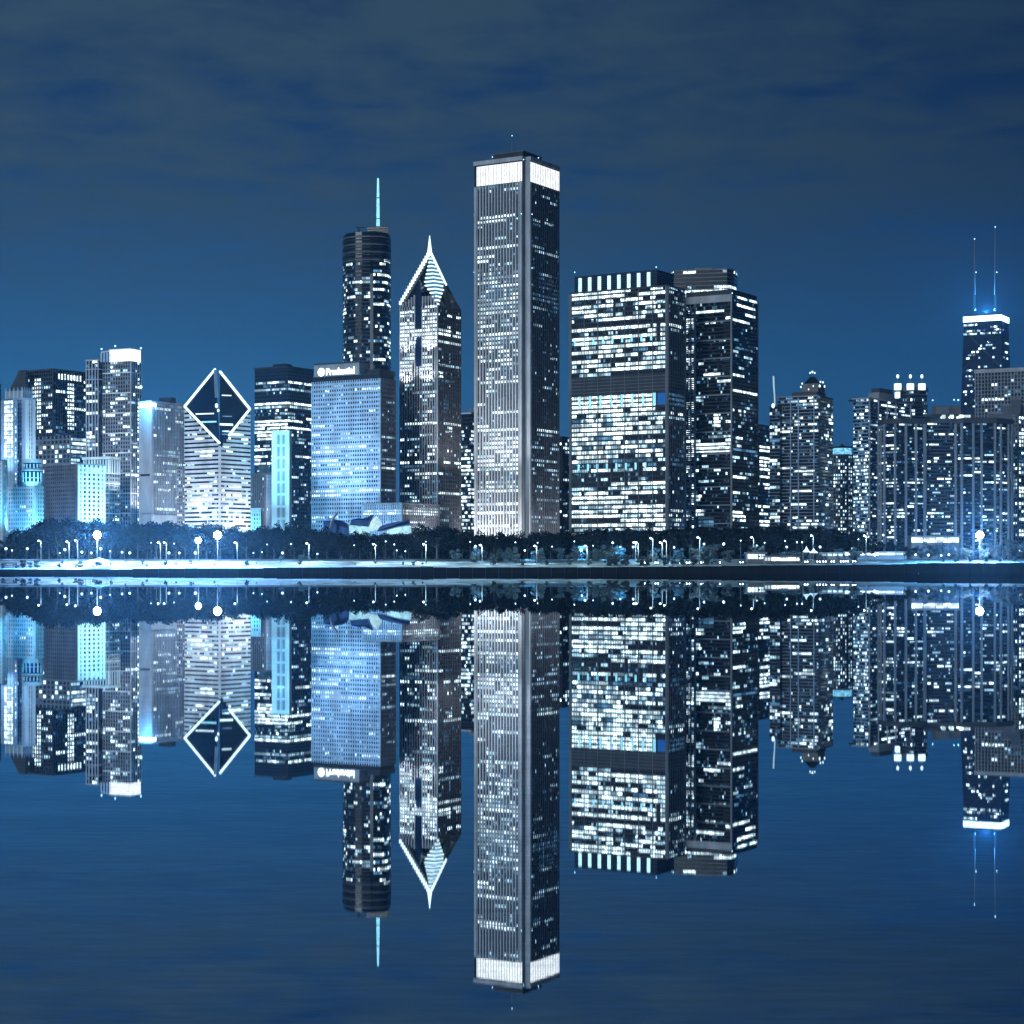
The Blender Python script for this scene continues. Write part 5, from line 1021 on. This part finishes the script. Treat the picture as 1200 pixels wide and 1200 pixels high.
# ------------------------------------------------------------------ lamps
LH = glow('lamp glass', (.80,.95,1), 9.0); LS = glow('small lamp glass', (.6,.86,1), 5.0); LF = glow('floodlight glass', (.93,.98,1), 40.0)
pole_m = wall('painted steel', (.13,.135,.14), .5)
ORD = ['leftmost','second from left','third from left','fourth from left','fifth from left','sixth from left','seventh from left','eighth from left','ninth from left','tenth from left']
def series(items, what, grp, fn, max_words=16):
    items = sorted(items); by = {}
    for it in items: by.setdefault(mark(it[0]), []).append(it)
    for mk, lst in by.items():
        for i, it in enumerate(lst):
            if len(lst) == 1: lb = '%s below %s' % (what, mk)
            elif i == len(lst)-1: lb = '%s below %s, rightmost there' % (what, mk)
            else: lb = '%s below %s, %s there' % (what, mk, ORD[min(i, 9)])
            fn(it, lb, grp)
def street(it, lb, grp):
    px, py, pb, d, pw = it; x = X(px, d); gz = ground_z(x, d); zt = Z(py, d)
    r = empty('street_lamp', (x, d, gz), lb, 'street lamp', grp); off = (x, d, gz)
    mb = MB(); mb.tube([(x,d,gz-.2),(x,d,(gz+zt)/2),(x,d,zt)],[.15,.12,.09],pole_m,6); mb.build('pole', r, off)
    mb = MB(); mb.tube([(x,d,zt-.3),(x-.5,d-.3,zt+.25),(x-1.0,d-.5,zt+.35)],[.1,.1,.08],pole_m,5); mb.build('arm', r, off)
    mb = MB(); mb.ball((x-1.0,d-.6,zt+.1), .46, LH, 8, .75); mb.build('lamp_head', r, off)
    lamp_obj('POINT','lamp_light',(x-.9,d-1.6,zt-.9),pw*2.6,(.5,.82,1),r,off,.5)
ST = [(48,634,656,930,2500),(81,635,656,928,6000),(91,633.5,656,932,4000),(188,636,652,935,3000),(195,636,652,935,3000),(278,636,661,922,7000),(362,637,655,928,9000),(440,638,656,928,9000),(499,638,655,928,9000),(565,639,658,925,7000),(629,640,660,922,5000),(688,640,658,922,6000),(765,631,650,930,3500),(776,636,652,928,4000),(781,634,655,928,3000),(820,630,650,930,5000),(883,630,648,930,3500),(953,628,646,930,4500),(1015,628,640,935,3500),(745,636,650,930,2500),(748,636,650,930,2500)]
series(ST, 'tall pale street lamp', 'tall street lamps along the shore', street)
def small(it, lb, grp):
    px, py, d, pw, rad = it; x = X(px, d); gz = ground_z(x, d); zt = Z(py, d)
    rad *= .62; r = empty('park_light', (x, d, gz), lb, 'park light', grp); off = (x, d, gz)
    mb = MB(); mb.tube([(x,d,gz-.2),(x,d,zt-rad*.8)],[.09,.07],dark,5); mb.build('pole', r, off)
    mb = MB(); mb.ball((x,d,zt), rad, LS, 8); mb.build('globe', r, off)
    if pw: lamp_obj('POINT','lamp_light',(x,d+rad+.8,zt+.2),pw*(6.5 if 590 < px < 800 or px > 1060 else 3.2),(.10,.48,1) if 590 < px < 800 or px > 1060 else (.20,.56,1),r,off,.4)
SL = [(7,643,960,4000,1.0),(14,645,955,0,.6),(32,643,955,3000,.9),(76,644,955,2500,1.0),(70,648,940,0,.5),(96,647,945,3000,.9),(107,648,940,2000,.8),(118,643,950,2500,1.0),(129,646,940,0,.6),(143,647,945,3000,.8),(152,648,940,2500,.9),(177,636,970,0,.45),(204,637,968,0,.5),(198,648,945,3000,.9),(210,648,945,2500,.8),(229,648,942,4000,1.1),(297,648,948,0,.5),(307,647,948,0,.5),(313,638,968,0,.45),(331,648,945,3000,.9),(341,637.5,962,0,.6),(372,649,940,2500,.6),(415,639,965,0,.45),(452,634.5,965,0,.5),(462,638,962,0,.55),(465,645,950,0,.5),(475,646,948,1500,.5),(499,634.8,935,0,.4),(551,635,965,0,.45),(557,640,940,2500,.8),(604,635.5,965,0,.5),(615,645,950,3000,.7),(630,636,965,0,.45),(647,640.5,960,0,.5),(673,634.5,965,0,.5),(682,645,955,2500,.7),(695,639.5,960,0,.45),(718,636,950,4000,.8),(727,641,948,3000,.6),(742,641,945,2500,.8),(790,641.5,948,2500,.7),(825,637.5,950,1500,.8),(848,637.5,950,2500,1.0),(868,633.5,962,0,.5),(887,640,950,2000,1.0),(896,636,960,0,.5),(920,634,962,0,.5),(922,641,950,2000,.8),(934,635.5,962,0,.6),(940,635.5,962,0,.6),(961,641,955,3500,.9),(999,643,950,2000,.8),(1006,632,965,0,.5),(1025,651,925,2500,.7),(1043,624,985,3000,.9),(1035,627,985,2500,.8),(1073,650,925,3000,.8),(1088,650.5,922,3500,.9),(1103,651,922,2500,.7),(1112,650,925,2500,.8),(1168,622,985,2500,.6)]
series(SL, 'small round park light', 'small park lights among the trees', small)
def big(px, py, d, n, pw, lb):
    x = X(px, d); gz = ground_z(x, d); zt = Z(py, d); off = (x, d, gz)
    r = empty('floodlight_mast', (x, d, gz), lb, 'floodlight', None)
    mb = MB(); mb.tube([(x,d,gz-.3),(x,d,zt-1)],[.22,.16],dark,8); mb.build('mast', r, off)
    mb = MB()
    for k in range(3): mb.box(x-1.2, x+1.2, d+.2, d+.4, zt-.85+k*.8, zt-.72+k*.8, dark)
    mb.build('lamp_frame', r, off)
    R_ = 1.15 if n == 9 else .85
    for i in range(8 if n == 9 else 7):  # extra heads ringed to fill out the bloom of the lamp
        a = 2*PI*i/(7 if n == 9 else 6); q = (0, 0) if i == (7 if n == 9 else 6) else (R_*math.cos(a), R_*math.sin(a))
        mb = MB(); mb.ball((x+q[0], d-.2, zt+q[1]), .78 if n == 9 else .62, LF, 10); mb.build('lamp_head', r, off)
    lamp_obj('SPOT','lamp_light',(x,d-1.6,zt),pw*20,(.03,.30,1),r,off,1.5,(x,d-60,zt+58),178,blend=.2)
    lamp_obj('SPOT','lamp_light',(x,d-1.6,zt),pw*7,(.3,.75,1),r,off,1.5,(x,d-60,zt+58),178,blend=.2)
    lamp_obj('POINT','lamp_light',(x,d+4.5,zt),pw*.7,(.02,.24,1),r,off,1.5)
    lamp_obj('POINT','lamp_light',(x,d-3.0,zt-2.5),pw*.6,(.62,.88,1),r,off,1.0)
big(114, 627, 935, 9, 150000, 'biggest floodlight mast, blazing in front of the left tree row')
big(232.5, 633, 940, 5, 70000, 'lower of two blazing floodlight masts below the diamond roofed tower')
big(255, 627, 938, 9, 90000, 'taller of two blazing floodlight masts below the diamond roofed tower')
big(1148, 627, 935, 9, 120000, 'blazing floodlight mast among blue lit trees at the right')
#@@PROPS
# ------------------------------------------------------------------ pavilion with curled steel sheets
def bandshell():
    D = 1180; o = (X(430,D), D, GZ); r = empty('bandshell', o, 'open air bandshell of curled steel sheets, lit white beneath, above the trees', 'bandshell')
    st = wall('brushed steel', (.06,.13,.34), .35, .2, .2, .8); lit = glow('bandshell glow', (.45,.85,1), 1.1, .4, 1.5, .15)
    def sheet(nm, pl, d, th, mat):
        mb = MB(); n = len(pl); f = [(X(a,d), d+.8*math.sin(i*1.3), Z(b,d)) for i, (a, b) in enumerate(pl)]; bk = [(p[0]+.4, p[1]+th, p[2]-.3) for p in f]
        mb.face(f[::-1], mat); mb.face(bk, mat)
        for i in range(n): mb.face([f[i], f[(i+1) % n], bk[(i+1) % n], bk[i]], mat)
        mb.build(nm, r, o)
    sheet('steel_sheet', [(378,626),(379,611),(383,608),(388,607),(394,609),(401,610),(406,613),(409,619),(409,627)], D+4, 6, st)
    sheet('steel_fin', [(385.5,620),(387,611),(390,604),(395,600),(393,604),(390,609),(388.5,620)], D-3, 2, wall('lit steel', (.45,.55,.7), .35, .2, .2, .5))  # fin in paler steel: light on it put into the colour
    sheet('steel_sheet', [(410,615),(411.5,609),(415,605.5),(421,607),(425,608),(431,606),(436,603),(433,610),(431,617)], D, 6, st)
    sheet('underside_glow', [(409.5,625),(409,616),(415,615.2),(422,617.5),(427,615.5),(432.5,615),(432,625)], D+3, 3, lit)  # glowing sheet stands in for light on the underside
    sheet('steel_sheet', [(433,622),(434,612),(438,607),(441,604.5),(445,610),(446.5,614),(443,620)], D+1, 3, glow('lit steel curl', (.6,.92,1), .9, .5, 1.3, .2))  # sheet made to glow in place of light falling on steel
    sheet('steel_blade', [(442,622),(445,617),(455,613.5),(468,611),(479.5,609.2),(480,614.5),(466,617),(452,621)], D-4, 5, st)
    sheet('underside_glow', [(453,625),(453,622),(466,618),(480.5,616),(481,625)], D, 3, lit)
    mb = MB(); mb.box(X(380,D+14), X(478,D+14), D+10, D+24, GZ-1, Z(628,D+10), grey); mb.build('stage_house', r, o)
bandshell()
# ------------------------------------------------------------------ small buildings, tent, cars
def tent(px0, px1, ytop, ye, yb, d, lb):
    x0, x1 = X(px0,d), X(px1,d); xm = (x0+x1)/2; hw = (x1-x0)/2; gz = ground_z(xm, d); cl = wall('white canvas', (.7,.72,.74), .8, .1)
    r = empty('tent', (xm,d,gz), lb, 'tent'); o = (xm,d,gz); ze, zt = Z(ye,d), Z(ytop,d); zb = min(gz, Z(yb,d))
    mb = MB(); c = [(x0,d-hw,ze),(x1,d-hw,ze),(x1,d+hw,ze),(x0,d+hw,ze)]; mid = [(xm-hw*.35,d-hw*.35,lerp(ze,zt,.5)),(xm+hw*.35,d-hw*.35,lerp(ze,zt,.5)),(xm+hw*.35,d+hw*.35,lerp(ze,zt,.5)),(xm-hw*.35,d+hw*.35,lerp(ze,zt,.5))]; ap = (xm,d,zt)
    for i in range(4):
        j = (i+1) % 4; mb.face([c[i],c[j],mid[j],mid[i]], cl); mb.face([mid[i],mid[j],ap], cl)
    mb.build('canopy', r, o)
    for p in c:
        mb = MB(); mb.tube([(p[0],p[1],gz-.3),(p[0],p[1],ze)],[.12,.12],pole_m,5); mb.build('post', r, o)
tent(103, 128, 653, 658, 662, 912, 'white peaked tent below the biggest floodlight, on the bright shore')
tent(941, 949, 640, 647, 652, 935, 'taller pointed white tent below the stepped crown tower')
tent(949, 958, 642, 648, 652, 932, 'smaller pointed white tent below the stepped crown tower')
def pavilion(px0, px1, yt, yb, d, n, lb, nm='shore_pavilion', lit=WIN[0], gap=.25):
    x0, x1 = X(px0,d), X(px1,d); gz = min(ground_z(x0,d), ground_z(x1,d)); o = (x0,d,gz); r = empty(nm, o, lb, 'pavilion'); zt, zb = Z(yt,d), max(gz, Z(yb,d))
    mb = MB(); mb.box(x0,x1,d,d+8,gz-.5,zt,midgrey); mb.build('wall', r, o)
    mb = MB(); mb.box(x0-.6,x1+.6,d-1,d+8.6,zt,zt+.5,grey); mb.build('roof', r, o)
    w = (x1-x0)/n
    for k in range(n):
        mb = MB(); mb.box(x0+w*(k+gap/2), x0+w*(k+1-gap/2), d-.15, d+.05, lerp(zb,zt,.15), lerp(zb,zt,.88), lit); mb.build('window', r, o)
pavilion(896, 937, 652.5, 658, 922, 12, 'low flat pavilion with a row of lit windows by the seawall')
pavilion(876, 897, 648.5, 656, 926, 5, 'small lit pavilion left of the flat pavilion')
pavilion(963, 988, 648.5, 652, 945, 4, 'long low lit wall behind dark posts right of the tents', lit=WIN[1])  # here and below, glowing panes stand in for light on the wall
pavilion(990, 1062, 647.5, 651, 950, 6, 'long pale lit wall behind the round dark tree', lit=WIN[0], gap=.05)
pavilion(1068, 1124, 629, 637, 1010, 4, 'bright white terrace wall at the foot of the wide apartment block', lit=WIN[0], gap=.06)
def make_car():
    r = empty('parked_car', (0,0,0), 'car', 'car'); bl = wall('dark car paint', (.03,.05,.10), .25, .05, 1, 0, .6); rb = wall('tyre rubber', (.012,.012,.012), .8)
    prof = [(-2.2,.35),(-2.25,.8),(-1.9,.95),(-1.1,1.0),(-.6,1.42),(.7,1.45),(1.4,1.02),(2.1,.92),(2.25,.7),(2.2,.35)]
    mb = MB(); mb.m(bl); n = len(prof)
    for s in (-.85,.85):
        for x, z in prof: mb.v.append((x, s*(1 if z < 1.1 else .8), z))
    for i in range(n):
        j = (i+1) % n; mb.f.append((i, j, n+j, n+i)); mb.mi.append(0)
    mb.f.append(tuple(range(n))[::-1]); mb.f.append(tuple(range(n,2*n))); mb.mi += [0,0]; mb.build('body', r)
    mb = MB(); 
    for s in (-.83,.83): mb.hexa([(-.95,s-.02,1.02),(1.15,s-.02,1.02),(1.15,s+.02,1.02),(-.95,s+.02,1.02),(-.55,s*.86-.02,1.36),(.65,s*.86-.02,1.36),(.65,s*.86+.02,1.36),(-.55,s*.86+.02,1.36)], g_dark)
    mb.build('side_glass', r)
    for x in (-1.4,1.4):
        for s in (-.8,.8):
            mb = MB(); mb.tube([(x,s-.1,.33),(x,s+.1,.33)],[.33,.33],rb,12); mb.build('wheel', r)
    hl = glow('headlight', (.9,.97,1), 25.0)
    for s in (-.6,.6):
        mb = MB(); mb.ball((2.22,s,.72), .22, hl, 8); mb.build('headlight', r)
    return r
car0 = make_car(); first = True
cars = [(806,657.5,-1.6),(822,657.5,-1.5),(755,657,-1.3),(770,658,-1.7),(791,658.5,-.2),(838,658,-.3),(868,657.5,-1.5),(944,656.5,-1.6),(958,656.5,-1.5),(966,656.5,-1.7),(974,656.5,-1.4),(986,656.5,-1.6),(991,656.5,-1.5),(1000,656.5,-1.6)]
cars.sort()
def place(it, lb, grp):
    global first
    px, py, rz = it; o = car0 if first else copy_tree(car0); first = False
    d = 921; x = X(px, d); o.location = (x, d, ground_z(x, d)+.05); o.rotation_euler.z = rz; o['label'] = lb; o['group'] = grp
series(cars, 'dark car, headlights lit,', 'cars parked by the seawall', place)
#@@HAZE
HZ = 1.5e-5  # thin haze added to give the lamps halos
m = bpy.data.materials.new('halo haze'); m.use_nodes = True; t = m.node_tree; t.nodes.remove(t.nodes['Principled BSDF'])
v = nn(t,'ShaderNodeVolumePrincipled'); v.inputs['Color'].default_value = (.75,.87,1,1); v.inputs['Density'].default_value = HZ; v.inputs['Anisotropy'].default_value = .75
t.links.new(v.outputs[0], t.nodes['Material Output'].inputs['Volume'])
mb = MB(); mb.box(-4300, 4300, -450, 3500, -4.5, 440, m); tag(mb.build('haze'), kind='stuff')
# ------------------------------------------------------------------ light, sky, camera
SUN_EL, SUN_AZ = R(14), R(212)
sd = Vector((.50, .83, -.26)).normalized()
l = bpy.data.lights.new('sun', 'SUN'); l.energy = 1.25; l.angle = R(12); l.color = (.78,.93,1)
o = bpy.data.objects.new('fill_sun', l); COL.objects.link(o); o.rotation_euler = sd.to_track_quat('-Z','Y').to_euler(); o.location = (-300,-300,600)  # sun lamp added to brighten the left-hand faces, for moonlight and city glow
w = bpy.data.worlds.new('World'); S.world = w; w.use_nodes = True; t = w.node_tree; bg = t.nodes['Background']
tc = nn(t,'ShaderNodeTexCoord'); sx = nn(t,'ShaderNodeSeparateXYZ'); t.links.new(tc.outputs['Generated'], sx.inputs[0])
def math_(op, a, b=None, c=None):
    n = nn(t,'ShaderNodeMath', operation=op)
    for i, v in enumerate((a, b, c)):
        if v is None: continue
        if isinstance(v, (int, float)): n.inputs[i].default_value = v
        else: t.links.new(v, n.inputs[i])
    return n.outputs[0]
def ramp(fac, stops):
    n = nn(t,'ShaderNodeValToRGB'); t.links.new(fac, n.inputs[0]); cr = n.color_ramp
    while len(cr.elements) < len(stops): cr.elements.new(.5)
    for e, (p, c) in zip(cr.elements, stops): e.position = p; e.color = (*c, 1) if len(c) == 3 else c
    return n.outputs[0]
zz = math_('MAXIMUM', sx.outputs['Z'], 0.0)
grad = ramp(math_('MULTIPLY', zz, 3.0), [(0,(.028,.125,.31)),(.28,(.018,.110,.265)),(.45,(.016,.080,.20)),(.62,(.011,.050,.14)),(.85,(.009,.036,.108)),(1,(.008,.032,.10))])
den = math_('ADD', zz, .10); cu = math_('DIVIDE', sx.outputs['X'], den); cv = math_('DIVIDE', sx.outputs['Y'], den)
cb = nn(t,'ShaderNodeCombineXYZ'); t.links.new(cu, cb.inputs[0]); t.links.new(cv, cb.inputs[1])
def noise(scale, detail, rough, off=0, sxy=(1,1)):
    mp = nn(t,'ShaderNodeMapping'); mp.inputs['Location'].default_value = (off, off*.7, 0); mp.inputs['Scale'].default_value = (sxy[0], sxy[1], 1); t.links.new(cb.outputs[0], mp.inputs[0])
    n = nn(t,'ShaderNodeTexNoise'); n.inputs['Scale'].default_value = scale; n.inputs['Detail'].default_value = detail; n.inputs['Roughness'].default_value = rough; n.inputs['Distortion'].default_value = .3; t.links.new(mp.outputs[0], n.inputs['Vector']); return n.outputs['Fac']
a = noise(6.5, 9, .60, 3.1, (.85, 1.0)); b = noise(1.5, 4, .5, 9.7)
cl = math_('ADD', math_('MULTIPLY', a, .62), math_('MULTIPLY', b, .38))
clf = ramp(cl, [(0,(0,0,0)),(.37,(0,0,0)),(.45,(.5,.5,.5)),(.56,(1,1,1)),(1,(1,1,1))])
hm = ramp(math_('MULTIPLY', zz, 3.0), [(0,(0,0,0)),(.34,(.05,.05,.05)),(.46,(.40,.40,.40)),(.62,(.95,.95,.95)),(1,(1,1,1))])
cf = math_('MULTIPLY', clf, hm)
mx = nn(t,'ShaderNodeMixRGB'); t.links.new(cf, mx.inputs[0]); t.links.new(grad, mx.inputs[1]); mx.inputs[2].default_value = (.031,.070,.121,1)
az = math_('DIVIDE', sx.outputs['X'], math_('MAXIMUM', sx.outputs['Y'], .2))
azr = ramp(math_('MULTIPLY_ADD', az, 1.8, .5), [(0,(1.0,1.0,1.0)),(.55,(.86,.87,.88)),(1,(.44,.53,.62))])
ml = nn(t,'ShaderNodeMixRGB', blend_type='MULTIPLY'); ml.inputs[0].default_value = 1; t.links.new(mx.outputs[0], ml.inputs[1]); t.links.new(azr, ml.inputs[2])
sky = nn(t,'ShaderNodeTexSky'); sky.sky_type = 'NISHITA'; sky.sun_disc = False; sky.sun_elevation = SUN_EL; sky.sun_rotation = SUN_AZ
ad = nn(t,'ShaderNodeMixRGB', blend_type='ADD'); ad.inputs[0].default_value = .0006; t.links.new(ml.outputs[0], ad.inputs[1]); t.links.new(sky.outputs[0], ad.inputs[2])
t.links.new(ad.outputs[0], bg.inputs['Color']); bg.inputs['Strength'].default_value = 1.0
cam = bpy.data.cameras.new('camera'); cam.sensor_width = 36; cam.lens = 36*F/1200; cam.shift_y = (YH-600)/1200; cam.clip_end = 20000; cam.clip_start = .1
co = bpy.data.objects.new('camera', cam); COL.objects.link(co); co.location = (0,0,H0); co.rotation_euler = (PI/2,0,0); S.camera = co
S.render.engine = 'CYCLES'; S.view_settings.view_transform = 'Standard'; S.view_settings.look = 'None'
S.view_settings.exposure = 0; S.view_settings.gamma = 1
S.cycles.use_denoising = True
S.render.resolution_x = 1024; S.render.resolution_y = 1024
